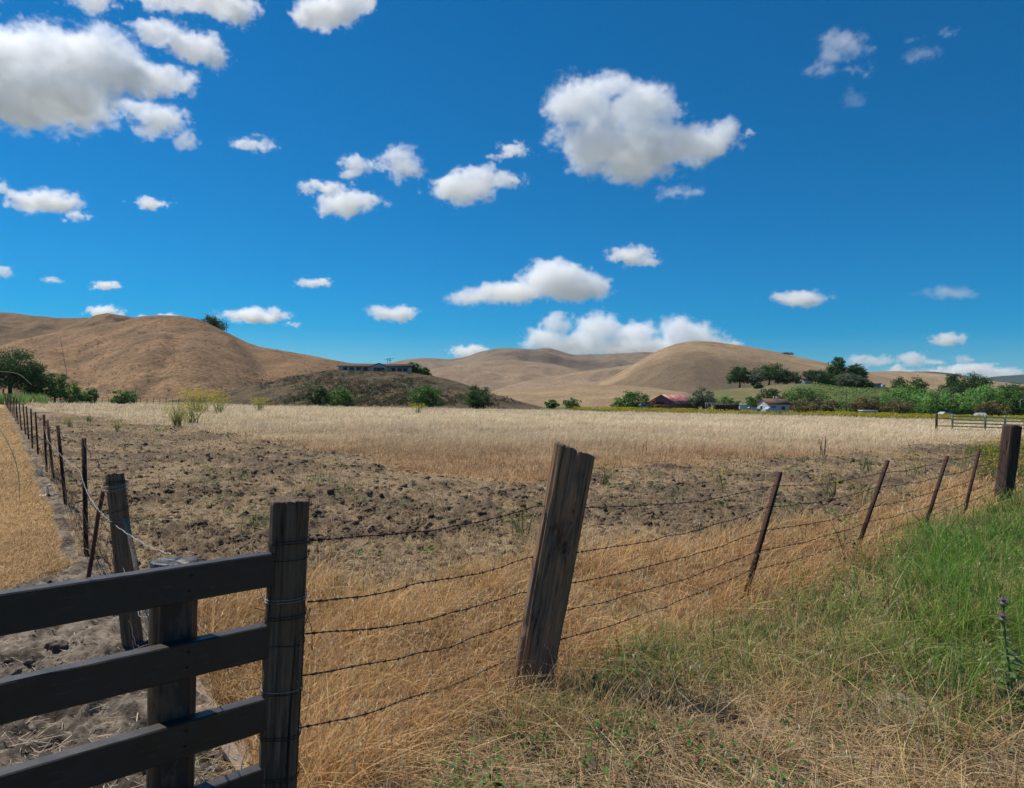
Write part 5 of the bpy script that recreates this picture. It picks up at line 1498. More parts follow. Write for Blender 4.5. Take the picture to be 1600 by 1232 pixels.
for k in range(5):
    px_k = 1027 + k * 3.6
    xx, yy, zz = spot(px_k, 171)
    m = MB()
    for j in range(5): m.box((rs.randn() * 0.15, rs.randn() * 0.3, 0.7 + 0.12 * j), (1.3 + rs.rand() * 0.4, 0.5, 0.09), rotz(rs.randn() * 0.25))
    obj('lumber_stack', m.mesh('lumber_stack', plain('orange_lumber', (0.34, 0.19, 0.09), 0.8)), None, (xx, yy, zz + 0.1), ['leftmost', 'second', 'third', 'fourth', 'rightmost'][k] + ' heap of orange brown lumber in front of the barn', 'lumber', 'lumber heaps in front of the barn')

# ---------------------------------------------------------------- vehicles far off
TYRE = plain('tyre_rubber', (0.02, 0.02, 0.02), 0.8)
def car(name, label, cat, px, D, L, H, Wd, paint, rz, van=False):
    x, y, z = spot(px, D)
    r = thing(name, label, cat, (x, y, z)); r.rotation_euler = (0, 0, rz)
    if van: prof = [(-0.5, 0.18), (0.5, 0.18), (0.5, 0.52), (0.40, 0.62), (0.31, 0.98), (-0.46, 1.0), (-0.5, 0.92)]
    else: prof = [(-0.5, 0.2), (0.5, 0.2), (0.5, 0.5), (0.46, 0.58), (0.24, 0.64), (0.10, 0.97), (-0.22, 1.0), (-0.38, 0.66), (-0.49, 0.62)]
    n = len(prof); V = []
    for s, k in ((-1, 1.0), (1, 1.0)):
        V += [(px_ * L, s * Wd / 2 * (0.82 if pz > 0.8 else 1.0), pz * H) for px_, pz in prof]
    F = [tuple(range(n)), tuple(range(2 * n - 1, n - 1, -1))] + [(i, i + n, (i + 1) % n + n, (i + 1) % n) for i in range(n)]
    obj('body', make_mesh('body', V, F, paint), r)
    gy = Wd / 2 * 0.93
    a, b = (0.30, -0.44) if van else (0.17, -0.32)
    for s in (-1, 1):
        obj('side_window', make_mesh('side_window', [(a * L, s * gy, 0.66 * H), (b * L, s * gy, 0.66 * H), ((b + 0.08) * L, s * gy * 0.95, 0.92 * H), ((a - 0.08) * L, s * gy * 0.95, 0.92 * H)], [(0, 1, 2, 3)], GLASS), r)
    for sx in (-0.32, 0.32):
        for s in (-1, 1):
            yy = s * Wd / 2
            obj('wheel', MB().tube(np.array([(sx * L, yy - 0.1, 0.32), (sx * L, yy, 0.32), (sx * L, yy + 0.08, 0.32)]), 0.33, 16).mesh('wheel', TYRE), r)
    return r
PWH = plain('white_car_paint', (0.42, 0.43, 0.45), 0.3, 0.5, 0, 0.03)
PBL = plain('pale_blue_car_paint', (0.36, 0.43, 0.52), 0.3, 0.5, 0, 0.03)
PTN = plain('tan_trailer_paint', (0.45, 0.33, 0.24), 0.6)
car('white_van', 'white van parked between the long dark shed and the white house', 'van', 1161, 172, 3.6, 1.9, 1.8, PWH, R(75), True)
car('pale_car', 'pale blue white car parked in front of the white house with vents', 'car', 1207, 150, 4.2, 1.4, 1.7, PBL, R(10))
car('pickup', 'low grey car parked just right of the white van', 'car', 1177, 173, 4.0, 1.2, 1.7, PBL, R(-8))
car('parked_car', 'white car under the trees behind the left end of the pipe gate', 'car', 1479, 132, 3.6, 1.15, 1.7, PWH, R(6))
car('parked_car', 'white car mostly hidden under the trees behind the middle of the pipe gate', 'car', 1531, 132, 2.6, 1.1, 1.7, PWH, R(80))
car('farm_truck', 'small white vehicle at the left corner of the barn', 'truck', 1006, 174, 2.6, 1.4, 1.6, PWH, R(20), True)
x, y, z = spot(1356, 135)
tr = thing('flat_trailer', 'tan and white flat topped trailer in front of the russet hedge', 'trailer', (x, y, z))
obj('body', MB().box((0, 0, 0.62), (2.8, 1.6, 0.6), bev=0.06).mesh('body', PTN), tr)
obj('roof', MB().box((0, 0, 1.06), (3.1, 1.9, 0.28), bev=0.08).mesh('roof', PWH), tr)
for sx in (-1.1, 1.1):
    obj('wheel', MB().tube(np.array([(sx, -0.95, 0.4), (sx, 0, 0.4), (sx, 0.95, 0.4)]), 0.38, 14).mesh('wheel', TYRE), tr)

# ---------------------------------------------------------------- poles
POLE = plain('pole_wood', (0.09, 0.07, 0.055), 0.9)
def pole(name, label, px, ytop, D, rad, arms=()):
    x, y, z = spot(px, D)
    zt = float(at(px, ytop, D)[2])
    r = thing(name, label, 'utility pole', (x, y, z))
    obj('pole', MB().tube(np.array([(0, 0, -0.3), (0, 0, (zt - z) / 2), (0, 0, zt - z)]), np.array([rad, rad * 0.9, rad * 0.7]), 8).mesh('pole', POLE), r)
    for dz, w_ in arms: obj('crossarm', MB().box((0, 0, zt - z - dz), (w_, 0.14, 0.12)).mesh('crossarm', POLE), r)
pole('utility_pole', 'thin utility pole in front of the russet hedge', 1322, 611, 178, 0.12, ((0.4, 1.4),))
pole('utility_pole', 'left of two power poles with crossarms behind the farmhouse', 604.5, 561.5, 270, 0.12, ((0.2, 2.4),))
pole('utility_pole', 'right of two power poles with crossarms behind the farmhouse', 608.5, 560, 270, 0.14, ((0.15, 2.8), (0.9, 1.4)))
x, y, z = spot(1594, 150)
r = thing('street_lamp', 'thin curved pole lamp under the trees at the right edge', 'lamp post', (x, y, z))
obj('pole', MB().tube(np.array([(0, 0, -0.2), (0, 0, 2.0), (0, 0, 3.6), (0.15, 0, 4.0), (0.5, 0, 4.1)]), 0.05, 6).mesh('pole', GREY), r)
obj('lamp', MB().box((0.6, 0, 4.08), (0.4, 0.16, 0.1), bev=0.03).mesh('lamp', GREY), r)

# fence climbing the left hill, distant fence along the field
hf = None
pts = []
for py in np.linspace(590, 532, 13):
    px = 104.5 - (590 - py) * 0.17
    h = hit(px, py)
    if h is not None: pts.append(np.array(h))
hf = thing('hill_fence', 'thin post and wire fence climbing straight up the left hill', 'fence', pts[0])
for p in pts: rebase(obj('post', MB().tube(np.array([p - (0, 0, 0.3), p + (0, 0, 0.4), p + (0, 0, 0.95)]), 0.045, 6).mesh('post', POLE), None), hf)
for z in (0.8,): rebase(obj('wire', MB().tube(np.array([p + (0, 0, z) for p in pts]), 0.015, 4).mesh('wire', DARKW), None), hf)
ff = thing('field_fence', 'thin wire fence with dark posts along the far left edge of the field', 'fence', spot(150, 100))
pp = [np.array(spot(px, 100)) for px in np.linspace(150, 330, 19)]
for p in pp: rebase(obj('post', MB().tube(np.array([p - (0, 0, 0.2), p + (0, 0, 0.7), p + (0, 0, 1.2)]), 0.035, 6).mesh('post', DARKW), None), ff)
for z in (0.7, 1.2): rebase(obj('wire', MB().tube(np.array([p + (0, 0, z) for p in pp]), 0.015, 4).mesh('wire', DARKW), None), ff)

# ---------------------------------------------------------------- single plants
FLOW = GRASS
def weed_plant(name, label, px, py, H, W, nst, nlf, nfl, fcol, lcol, seed, group=None, fsz=0.022, lsz=0.05, cat='plant', ztop=0.55):
    p = ground_pt(px, py)
    z = gz_fast(p[0], p[1])
    rs = np.random.RandomState(seed)
    r = thing(name, label, cat, (p[0], p[1], z), group)
    root = np.stack([W * 0.1 * rs.randn(nst), W * 0.1 * rs.randn(nst), 0 * rs.rand(nst)], 1)
    V, q, c_ = blades_at(root, H * (0.75 + 0.35 * rs.rand(nst)), 0.006 + 0.0006 * p[1], 0.25 * W / H, 0.3, tuple(v * 0.8 for v in lcol), lcol, rs, 5)
    obj('stem', make_mesh('stem', V, q, GRASS, False, {'bcol': c_}), r)
    if nlf:
        V, q, c_ = leaves(nlf, H * 0.8, lsz, W / 2, lcol, seed + 1)
        obj('foliage', make_mesh('foliage', V, q, GRASS, False, {'bcol': c_}), r)
    if nfl:
        V, q, c_ = flowers(nfl, H * ztop, H, W / 2, fsz, fcol, seed + 2)
        obj('blossom', make_mesh('blossom', V, q, GRASS, False, {'bcol': c_}), r)
    return r
YF = (0.55, 0.47, 0.03); LG = (0.10, 0.16, 0.04); YG = (0.20, 0.24, 0.06)
MU = 'mustard plants in the field'
weed_plant('mustard_plant', 'densest yellow green mustard clump, at the edge of the tilled soil', 276, 668, 1.15, 1.3, 70, 150, 240, YF, YG, 1, MU, 0.05, 0.09, ztop=0.35)
weed_plant('mustard_plant', 'sparser yellow mustard clump right of the tall one at the tilled edge', 300, 664, 1.25, 1.4, 60, 70, 150, YF, YG, 2, MU, 0.05, 0.08)
weed_plant('mustard_plant', 'yellow mustard clump in the pale field behind the tall left clump', 310, 646, 1.9, 3.2, 70, 60, 320, YF, YG, 3, MU, 0.09, 0.12)
weed_plant('mustard_plant', 'yellow mustard clump further right in the pale field, left of a lone small one', 342, 648, 1.5, 1.7, 50, 40, 170, YF, YG, 4, MU, 0.08, 0.1)
weed_plant('mustard_plant', 'lone small mustard clump in the pale field above the black boards', 405, 645, 1.3, 1.6, 40, 50, 130, YF, YG, 5, MU, 0.08, 0.1)
weed_plant('mustard_plant', 'tiny mustard clump in the pale field below the mid green tree', 652, 648, 1.0, 1.6, 30, 30, 90, YF, YG, 6, MU, 0.08, 0.1)
weed_plant('mustard_plant', 'small yellow flowering plant on the tilled soil left of the mustard clumps', 184, 675, 0.5, 0.5, 16, 24, 40, YF, LG, 7, MU, 0.04)
weed_plant('mustard_plant', 'small yellow flowering plant near the left fence on the tilled soil', 109, 668, 0.5, 0.5, 16, 24, 26, YF, LG, 8, MU, 0.04)
weed_plant('mustard_plant', 'yellow flowered plant just left of the leaning centre post', 812, 838, 0.42, 0.55, 24, 40, 60, YF, LG, 9, MU, 0.018, 0.045, ztop=0.3)
weed_plant('mustard_plant', 'yellow flowered plant just right of the top of the centre post', 945, 758, 0.45, 0.6, 16, 20, 34, YF, LG, 10, MU, 0.028)
weed_plant('mustard_plant', 'yellow flowered plant between the first two steel posts', 1298, 778, 0.45, 0.7, 20, 30, 40, YF, LG, 11, MU, 0.028)
weed_plant('mustard_plant', 'yellow flowered plant just right of the second steel post', 1352, 790, 0.4, 0.5, 16, 40, 26, YF, LG, 12, MU, 0.026)
weed_plant('mustard_plant', 'yellow flowered plant between the second and third steel posts', 1430, 745, 0.5, 0.8, 20, 30, 44, YF, LG, 13, MU, 0.032)
weed_plant('mustard_plant', 'yellow flowered plant left of the first steel post', 1130, 765, 0.4, 0.7, 16, 20, 26, YF, LG, 14, MU, 0.03)
weed_plant('leafy_weed', 'tall leafy weed growing through the wire left of the second steel post', 1318, 880, 0.62, 0.22, 5, 40, 5, YF, (0.09, 0.14, 0.04), 21, None, 0.02, 0.07, ztop=0.9)
weed_plant('leafy_weed', 'low dark green bush on the tilled soil beyond the second steel post', 1352, 736, 0.45, 0.8, 20, 110, 0, YF, (0.08, 0.12, 0.04), 22)
weed_plant('leafy_weed', 'dark green weed on the tilled soil left of the pale field edge', 140, 660, 0.5, 0.8, 20, 90, 0, YF, (0.05, 0.13, 0.03), 23)
weed_plant('leafy_weed', 'small bright green weed in the tilled soil behind the wooden post', 168, 765, 0.28, 0.3, 8, 22, 0, YF, (0.10, 0.22, 0.04), 24)
weed_plant('leafy_weed', 'green weed in the tilled soil above the end post', 396, 826, 0.22, 0.5, 16, 60, 0, YF, (0.08, 0.15, 0.04), 25)
weed_plant('dead_stalk', 'left of two dark dead seed stalks in the hay field', 1004, 712, 0.75, 0.08, 1, 12, 0, YF, (0.06, 0.045, 0.03), 31, None, cat='dead stalk', lsz=0.05)
weed_plant('dead_stalk', 'right of two dark dead seed stalks in the hay field', 1010, 712, 0.78, 0.08, 1, 12, 0, YF, (0.06, 0.045, 0.03), 32, None, cat='dead stalk', lsz=0.05)
weed_plant('dead_stalk', 'tall dark branching stalk at the near edge of the hay field, right of centre', 1285, 712, 0.9, 0.5, 10, 20, 6, YF, (0.09, 0.09, 0.045), 33, None, cat='dead stalk')
# milk thistle
tp_ = ground_pt(1578, 1118)
th = thing('thistle', 'tall milk thistle with two purple flower heads at the right edge', 'thistle', (tp_[0], tp_[1], gz_fast(tp_[0], tp_[1])))
Dt = float((tp_ - CAM) @ Fv)
top_ = at(1568, 948, Dt) - np.array(th.location)
tt = np.linspace(0, 1, 14)[:, None]
stem = tt * top_ + np.concatenate([0.02 * np.sin(tt * 5), 0 * tt, 0 * tt], 1) * (1 - tt)
obj('stem', MB().tube(stem, np.linspace(0.008, 0.004, 14), 7).mesh('stem', plain('thistle_stem', (0.10, 0.16, 0.06), 0.7), True), th)
rs = np.random.RandomState(9)
V, Q, C_ = [], [], []
for k in range(60):
    f = rs.rand() ** 1.3 * 0.85
    c0 = stem[int(f * 13)]
    a = rs.rand() * 6.283
    d = np.array([math.cos(a), math.sin(a), rs.uniform(-0.2, 0.6)]); d /= np.linalg.norm(d)
    s = np.cross(d, (0, 0, 1)); L = rs.uniform(0.03, 0.10) * (1.5 - f)
    b0 = len(V) * 1
    for (u, w_) in ((0, 0.0), (0.25, 0.16), (0.3, 0.32), (0.45, 0.14), (0.55, 0.28), (0.7, 0.10), (0.8, 0.16), (1.0, 0.0)):
        V.append(c0 + d * L * u + s * L * w_ + np.array([0, 0, -0.3 * L * u * u])); V.append(c0 + d * L * u - s * L * w_ + np.array([0, 0, -0.3 * L * u * u]))
        C_ += [(0.13, 0.20, 0.07)] * 2 if rs.rand() > 0.25 else [(0.25, 0.30, 0.18)] * 2
    for j in range(7): Q.append((b0 + 2 * j, b0 + 2 * j + 1, b0 + 2 * j + 3, b0 + 2 * j + 2))
obj('foliage', make_mesh('foliage', V, np.array(Q), GRASS, False, {'bcol': np.array(C_)}), th)
def thistle_head(c):
    m = MB().tube(np.array([c + (0, 0, -0.016), c + (0, 0, -0.006), c + (0, 0, 0.006), c + (0, 0, 0.012)]), np.array([0.006, 0.014, 0.015, 0.010]), 10)
    for k in range(14):
        a = k / 14 * 6.283
        d = np.array([math.cos(a), math.sin(a), 0.15])
        m.tube(np.array([c + d * 0.012, c + d * 0.026, c + d * 0.042 + (0, 0, 0.004)]), np.array([0.0025, 0.0018, 0.0003]), 4)
    hd = obj('flower_head', m.mesh('flower_head', plain('thistle_bract', (0.10, 0.15, 0.06), 0.7), True), th)
    pm = MB()
    r2 = np.random.RandomState(int(abs(c[2]) * 1000))
    for k in range(70):
        a = r2.rand() * 6.283; s = r2.rand() ** 0.5
        d = np.array([math.cos(a) * s * 0.9, math.sin(a) * s * 0.9, 1.0])
        pm.tube(np.array([c + (0, 0, 0.008) + d * 0.003, c + (0, 0, 0.008) + d * 0.014, c + (0, 0, 0.008) + d * 0.022 + r2.randn(3) * 0.002]), np.array([0.0012, 0.001, 0.0004]), 3)
    obj('petals', pm.mesh('petals', plain('purple_petals', (0.30, 0.08, 0.36), 0.6), True), hd)
thistle_head(np.array(top_) + (0, 0, 0.01))
c1 = at(1567, 970, Dt - 0.05) - np.array(th.location)
thistle_head(c1)
obj('side_stem', MB().tube(np.array([stem[9], (stem[9] + c1) / 2 + (0.01, 0, -0.01), c1 - (0, 0, 0.015)]), 0.003, 6).mesh('stem', plain('thistle_stem', (0.10, 0.16, 0.06), 0.7), True), th)
# long grass stalks arching in from the left, close to the camera
def stalk(label, pts, rad, col, headn=0, seed=1):
    P = np.array([at(*p) for p in pts])
    t = np.linspace(0, len(P) - 1, 60)
    Q = np.stack([np.interp(t, np.arange(len(P)), P[:, a]) for a in range(3)], 1)
    Q = np.stack([np.convolve(np.pad(Q[:, a], 5, 'edge'), np.hanning(13)[1:-1] / np.hanning(13).sum(), 'valid') for a in range(3)], 1)
    Q[0] = P[0]
    r = thing('grass_stalk', label, 'grass stalk', P[0], 'grass stalks arching in at the left edge')
    obj('stem', MB().tube(Q - P[0], rad * np.linspace(1, 0.35, len(Q)), 5).mesh('stem', plain('stalk', col, 0.7), True), r)
    if headn:
        rs = np.random.RandomState(seed)
        e = Q[-1]; d = Q[-1] - Q[-8]; d /= np.linalg.norm(d)
        m = MB()
        for k in range(headn):
            f = k / headn
            s = np.cross(d, (0, 1, 0)) * (1 if k % 2 else -1)
            b0 = e - d * 0.05 + d * f * 0.09
            m.tube(np.array([b0, b0 + d * 0.008 + s * 0.0035, b0 + d * 0.018 + s * 0.004, b0 + d * 0.045 + s * 0.007]), np.array([0.0004, 0.0018, 0.0012, 0.0001]), 4)
        obj('seed_head', m.mesh('seed_head', plain('bristly_seed_head', (0.34, 0.22, 0.14), 0.8), True), r)
stalk('grass stalk with a bristly reddish seed head at the left edge against the sky', [(-150, 1500, 1.25), (-110, 900, 1.25), (-50, 520, 1.2), (-14, 400, 1.15), (2, 370, 1.12)], 0.0016, (0.30, 0.26, 0.12), 14, 1)
stalk('green grass blade arching over the far end of the left fence', [(-260, 1500, 1.3), (-150, 800, 1.25), (-60, 590, 1.2), (0, 580, 1.15), (30, 584, 1.12), (52, 604, 1.1)], 0.0010, (0.12, 0.17, 0.06))
stalk('thin green grass blade hanging down over the golden grass at the left edge', [(-260, 1500, 1.35), (-160, 900, 1.3), (-60, 640, 1.25), (0, 668, 1.2), (22, 712, 1.17), (30, 745, 1.15), (31, 790, 1.13)], 0.0012, (0.16, 0.20, 0.08))

# low scrub on the knoll and the big left hill
def scrub(name, label, x0, x1, y0, y1, n, size, kind, seed, per=26, dmax=900):
    rs = np.random.RandomState(seed)
    out, lv = [], []
    for k in range(n):
        h = hit(rs.uniform(x0, x1), rs.uniform(y0, y1))
        if h is None or h.y < 95 or h.y > dmax: continue
        if fbm(h.x / 14, h.y / 14, 3, seed) < rs.uniform(-0.25, 0.15): continue
        s = size * (0.5 + 1.0 * rs.rand() ** 2)
        c = np.array(h) + rs.randn(per, 3) * np.array([0.6, 0.6, 0.32]) * s + (0, 0, 0.25 * s)
        out.append(c); lv.append(np.full(per, np.clip(0.45 + 0.25 * rs.randn(), 0, 1)))
    C0 = np.concatenate(out); N = len(C0)
    a = rs.randn(N, 3); a /= np.linalg.norm(a, axis=1)[:, None]; b = np.cross(a, rs.randn(N, 3)); b /= np.linalg.norm(b, axis=1)[:, None]
    s = 0.16 * size * (0.6 + 0.8 * rs.rand(N, 1))
    V = np.stack([C0 - a * s, C0 - b * s * 0.7, C0 + a * s, C0 + b * s * 0.7], 1).reshape(-1, 3)
    obj(name, make_mesh(name, V, (np.arange(N) * 4)[:, None] + np.arange(4)[None], LEAF[kind], False, {'lv': np.repeat(np.concatenate(lv), 4)}), None, None, label, None, None, 'stuff')
scrub('scrub', 'dark low scrub covering the face of the knoll', 405, 840, 580, 634, 1500, 0.8, 'scrub', 61, dmax=203)
scrub('green_scrub', 'scattered green scrub on the face of the knoll', 400, 760, 586, 634, 420, 0.9, 'oak', 63, dmax=203)
scrub('hill_scrub', 'sparse dry tufts dotted over the big left hill', 0, 520, 500, 612, 800, 0.8, 'scrub', 65, per=12)

# ---------------------------------------------------------------- a little distance haze
hz_m = NT('haze')
vp = hz_m.n('VolumePrincipled')
vp.inputs['Color'].default_value = (0.72, 0.86, 1.0, 1)
vp.inputs['Density'].default_value = 3.5e-5
vp.inputs['Anisotropy'].default_value = 0.2
hz_m.l(vp.outputs[0], hz_m.out.inputs['Volume'])
E_, Zb, Zt = 26500.0, -60.0, 300.0
hv = [(x_, y_, z_) for z_ in (Zb, Zt) for y_ in (-E_, E_) for x_ in (-E_, E_)]
obj('haze', make_mesh('haze', hv, np.array([(0, 2, 3, 1), (4, 5, 7, 6), (0, 1, 5, 4), (2, 6, 7, 3), (0, 4, 6, 2), (1, 3, 7, 5)]), hz_m.m), kind='stuff')
# ---------------------------------------------------------------- clouds: real bodies of scattering droplets, kilometres away
def surface_nets(f, iso):
    """closed quads around f > iso on a padded grid; returns verts in grid units and (n,4) faces"""
    s = f > iso
    nx, ny, nz = f.shape
    cnt = np.zeros((nx - 1, ny - 1, nz - 1), np.int8)
    corners = [(i, j, k) for i in (0, 1) for j in (0, 1) for k in (0, 1)]
    sub = lambda a, c: a[c[0]:nx - 1 + c[0], c[1]:ny - 1 + c[1], c[2]:nz - 1 + c[2]]
    for c in corners: cnt += sub(s, c)
    act = (cnt > 0) & (cnt < 8)
    idx = np.full(act.shape, -1, np.int64)
    ci = np.argwhere(act)
    idx[act] = np.arange(len(ci))
    acc = np.zeros((len(ci), 3)); n = np.zeros(len(ci))
    g = f - iso
    val = {c: g[ci[:, 0] + c[0], ci[:, 1] + c[1], ci[:, 2] + c[2]] for c in corners}
    for a in corners:
        for b in corners:
            d = np.array(b) - np.array(a)
            if d.sum() == 1 and d.min() == 0:
                va, vb = val[a], val[b]
                cr = (va > 0) != (vb > 0)
                t = np.where(cr, va / np.where(cr, va - vb, 1), 0)
                acc[cr] += (np.array(a) + t[:, None] * d)[cr]
                n[cr] += 1
    v = ci + acc / n[:, None]
    quads = []
    for ax in range(3):
        sl0, sl1 = [slice(None)] * 3, [slice(None)] * 3
        sl0[ax] = slice(0, -1); sl1[ax] = slice(1, None)
        e = s[tuple(sl0)] != s[tuple(sl1)]
        o1, o2 = [a for a in range(3) if a != ax]
        P = np.argwhere(e)
        P = P[(P[:, o1] > 0) & (P[:, o2] > 0) & (P[:, o1] < f.shape[o1] - 1) & (P[:, o2] < f.shape[o2] - 1)]
        inside = s[P[:, 0], P[:, 1], P[:, 2]]
        def cell(d1, d2):
            q = P.copy(); q[:, o1] -= d1; q[:, o2] -= d2
            return idx[q[:, 0], q[:, 1], q[:, 2]]
        q = np.stack([cell(1, 1), cell(0, 1), cell(0, 0), cell(1, 0)], 1)
        flip = inside if ax != 1 else ~inside
        q[~flip] = q[~flip][:, ::-1]
        quads.append(q)
    q = np.concatenate(quads)
    return v, q[(q >= 0).all(1)]

_cmats = {}
def cloud_mat(sig):
    k = float('%.1g' % sig) if sig < 10 else sig
    k = round(2 ** (round(math.log2(sig) * 2) / 2), 6)
    if k not in _cmats:
        m = NT('cloud_vapour')
        v = m.n('VolumePrincipled')
        v.inputs['Color'].default_value = (1.0, 1.0, 1.0, 1)
        v.inputs['Density'].default_value = k
        v.inputs['Anisotropy'].default_value = 0.25
        m.l(v.outputs[0], m.out.inputs['Volume'])
        m.m.cycles.homogeneous_volume = True if hasattr(m.m.cycles, 'homogeneous_volume') else None
        _cmats[k] = m.m
    return _cmats[k]

CLOUD_ALT = 900.0
def cloud(blobs, seed, amp=0.55, tau=3.5, cell=2.0, grain=1.0, levels=((-0.08, 0.16), (0.04, 0.40), (0.18, 0.45), (0.40, 0.5))):
    b = np.array(blobs, float)
    cx, cy_ = (b[:, 0] - b[:, 2]).min() / 2 + (b[:, 0] + b[:, 2]).max() / 2, b[:, 1].mean()
    el = math.atan2(horizon(cx) - cy_, F_PX)
    D = min(CLOUD_ALT / max(math.tan(el), 0.01), 14000.0)
    s = D / F_PX                                     # metres per photo pixel there
    pad = 14 + 0.25 * b[:, 2:].max()
    x0, x1 = (b[:, 0] - b[:, 2]).min() - pad, (b[:, 0] + b[:, 2]).max() + pad
    y0, y1 = (b[:, 1] - b[:, 3]).min() - pad, (b[:, 1] + b[:, 3]).max() + pad
    rz = b[:, 2:].max(1) * 0.6
    z1 = rz.max() + pad * 0.6
    gx, gy, gz = np.arange(x0, x1, cell), np.arange(y0, y1, cell), np.arange(-z1, z1, cell * 1.6)
    X, Y, Z = np.meshgrid(gx, gy, gz, indexing='ij')
    X, Y, Z = X.astype(np.float32), Y.astype(np.float32), Z.astype(np.float32)
    g1 = 22.0 * grain
    wx = fbm3(X / g1, Y / g1, Z / g1, 3, seed % 7 + 3) * 15 * grain
    wy = fbm3(X / g1 + 9, Y / g1 + 4, Z / g1, 3, seed % 5 + 11) * 11 * grain
    f = np.full(X.shape, -5.0, np.float32)
    rs = np.random.RandomState(seed)
    for (bx, by, rx, ry), r3 in zip(b, rz):
        oz = rs.uniform(-0.3, 0.3) * r3
        q = np.sqrt(((X + wx - bx) / rx) ** 2 + ((Y + wy - by) / ry) ** 2 + ((Z - oz) / r3) ** 2)
        f = np.maximum(f, (1 - q) * min(1.0, ry / 26.0) ** 0.5)
    n = fbm3(X / g1 + seed, Y / (g1 * 0.8), Z / g1, 6, seed % 9 + 1, 0.72)
    ridg = 1 - np.abs(fbm3(X / (g1 * 0.55), Y / (g1 * 0.5) + seed, Z / (g1 * 0.55), 4, seed % 6 + 2, 0.6)) * 3.0
    f = f * 1.15 + amp * 1.5 * (n * 1.15 + ridg * 0.26 - 0.16)
    f[0], f[-1], f[:, 0], f[:, -1], f[:, :, 0], f[:, :, -1] = -1, -1, -1, -1, -1, -1
    med = np.sort(b[:, 3])[-1]
    O = at(cx, cy_, D)
    root = None
    for lev, share in levels:
        if (f > lev).sum() < 12: continue
        v, q = surface_nets(f, lev)
        W = np.stack([x0 + v[:, 0] * cell, y0 + v[:, 1] * cell, -z1 + v[:, 2] * cell * 1.6], 1)
        P = O + (W[:, :1] - cx) * s * Rv - (W[:, 1:2] - cy_) * s * Uv + W[:, 2:] * s * Fv
        sig = share * max(tau - 0.35, 0.15) * 0.52 / (med * s)
        me = make_mesh('cloud', P - O, q, cloud_mat(sig))
        if root is None:
            root = obj('cloud', me, None, tuple(O), None, None, None, 'structure')
        else:
            obj('cloud_core', me, root)

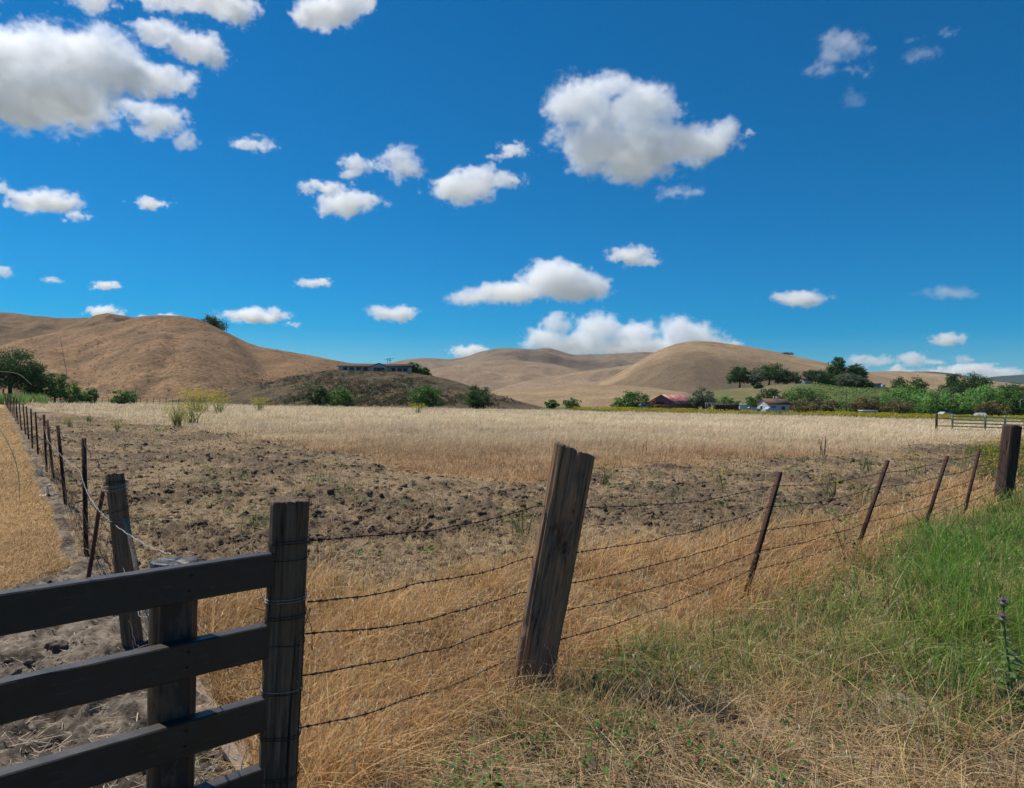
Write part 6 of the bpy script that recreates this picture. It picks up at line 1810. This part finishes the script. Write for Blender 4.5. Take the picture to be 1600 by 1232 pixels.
CL = [
 # big one at the left edge
 ([(-30,95,110,62),(60,85,85,52),(140,95,75,55),(60,140,110,52),(30,165,60,36),(175,120,50,42),(155,60,35,26),(-60,150,80,60)], 3.6, 0.55, 1.3),
 ([(225,125,48,26),(270,128,38,22),(205,105,25,14)], 2.2, 0.6, 1.0),
 ([(255,190,42,28),(215,172,30,14),(292,222,14,16),(240,205,30,14)], 2.6, 0.55, 1.0),
 ([(250,50,38,18),(305,72,46,22),(340,88,24,22),(220,38,20,10)], 2.2, 0.6, 1.0),
 ([(150,2,36,14),(260,-6,50,14),(350,6,48,20),(375,20,26,18),(300,-4,40,14)], 2.2, 0.6, 1.0),
 ([(510,24,48,24),(545,2,38,22),(575,2,12,14)], 2.8, 0.5, 1.0),
 # big centre-right cloud
 ([(905,160,55,42),(950,135,36,24),(1000,165,62,40),(930,225,66,44),(1000,225,80,46),(1080,225,58,34),(1125,212,30,28),(985,262,50,24),(920,265,32,14)], 3.2, 0.5, 1.3),
 ([(1168,208,9,6)], 1.2, 0.6, 0.7),
 ([(1060,300,34,10),(1075,294,14,9)], 0.6, 0.6, 0.8),
 ([(628,260,30,26),(625,244,26,14),(640,268,22,12)], 2.2, 0.55, 0.9),
 ([(560,258,24,15),(545,275,16,9),(585,262,16,8)], 2.0, 0.55, 0.9),
 ([(540,318,44,20),(575,312,28,12),(520,326,24,12)], 2.5, 0.5, 0.9),
 ([(512,294,30,8),(474,294,14,7)], 1.5, 0.6, 0.8),
 ([(730,290,52,26),(710,300,40,20),(785,280,34,14),(745,275,30,18)], 2.8, 0.5, 1.0),
 ([(800,236,26,10),(815,226,12,10),(775,245,14,5)], 1.8, 0.5, 0.8),
 ([(60,312,50,18),(100,318,28,12),(20,310,20,16)], 2.4, 0.5, 0.9),
 ([(120,338,18,8)], 1.4, 0.6, 0.7), ([(2,295,14,12)], 1.5, 0.6, 0.7),
 ([(233,318,24,7)], 1.8, 0.5, 0.7), ([(400,228,28,9)], 1.2, 0.6, 0.8),
 ([(985,400,34,13),(970,396,22,10),(1015,410,18,6)], 2.4, 0.45, 0.8),
 # long cloud above the round hill, flat base
 ([(870,440,62,30),(860,425,36,22),(800,455,62,18),(735,466,40,11),(925,448,30,20),(900,455,50,18)], 3.2, 0.38, 0.9),
 # bank on the skyline
 ([(868,505,26,20),(850,530,40,18),(935,515,42,26),(990,525,46,22),(1060,520,34,30),(1085,525,40,24),(900,540,60,18),(1000,545,90,16),(1090,540,50,18)], 3.4, 0.38, 0.8),
 ([(1148,538,12,5)], 1.6, 0.4, 0.6),
 ([(732,550,28,9),(742,546,14,8)], 2.4, 0.4, 0.6),
 ([(398,494,48,11),(420,498,28,8),(385,489,22,8)], 2.6, 0.42, 0.7),
 ([(612,490,34,12),(600,487,20,10),(625,500,14,6)], 2.4, 0.42, 0.7),
 ([(165,446,20,7)], 2.2, 0.45, 0.6), ([(82,438,14,4)], 1.0, 0.5, 0.6), ([(492,443,24,6)], 1.6, 0.5, 0.6),
 ([(160,488,26,9),(148,484,12,7)], 2.6, 0.4, 0.6), ([(262,497,22,6),(228,499,16,5)], 2.0, 0.4, 0.6), ([(460,507,9,4)], 1.2, 0.5, 0.6), ([(4,425,12,9)], 1.8, 0.5, 0.6),
 ([(1245,468,42,11),(1225,466,20,9)], 2.0, 0.35, 0.8), ([(1478,458,46,8),(1510,463,26,5)], 0.5, 0.45, 0.8),
 ([(1485,530,26,9)], 1.6, 0.4, 0.7), ([(1352,564,28,9),(1375,566,18,8)], 1.4, 0.38, 0.7), ([(1425,562,26,10),(1455,566,22,5)], 1.5, 0.38, 0.7), ([(1508,562,16,6)], 0.9, 0.4, 0.7),
 ([(1400,578,16,7),(1425,582,26,5),(1515,577,40,10),(1560,582,40,7),(1470,582,30,6)], 2.4, 0.35, 0.6),
 ([(1315,68,36,20),(1300,88,24,12),(1290,105,24,10),(1340,80,22,12)], 0.8, 0.55, 0.9),
 ([(1345,108,22,7)], 0.4, 0.6, 0.8), ([(1436,84,26,10),(1428,64,12,6)], 0.5, 0.6, 0.8), ([(1332,158,20,16)], 0.5, 0.6, 0.8), ([(1480,50,14,6)], 0.3, 0.6, 0.7),
]
for i, (bl, tau, amp, grain) in enumerate(CL):
    size = max(max(b[2:]) for b in bl)
    cloud(bl, 31 + i * 13, amp, tau, cell=1.0 if size < 30 else (1.35 if size < 60 else 1.7), grain=grain * (0.85 if size > 20 else 0.55))

# two unseen clouds added above the frame to cast shadows on far slopes
def shade_cloud(px, py, rx, ry, seed):
    p = hit(px, py)
    k = (CLOUD_ALT - p.z) / sdir.z
    c_ = p + sdir * k
    u, v = project(c_.x, c_.y, c_.z)
    Dc = float((np.array(c_) - CAM) @ Fv)
    s = F_PX / Dc
    cloud([(float(u), float(v), rx * s, ry * s), (float(u) + rx * s * 0.6, float(v) + ry * s * 0.3, rx * s * 0.6, ry * s * 0.6), (float(u) - rx * s * 0.7, float(v), rx * s * 0.5, ry * s * 0.5)], seed, 0.4, 0.75, cell=max(rx * s / 40, 2.0), grain=3.0)
shade_cloud(1040, 592, 95, 60, 501)
shade_cloud(880, 562, 110, 60, 503)
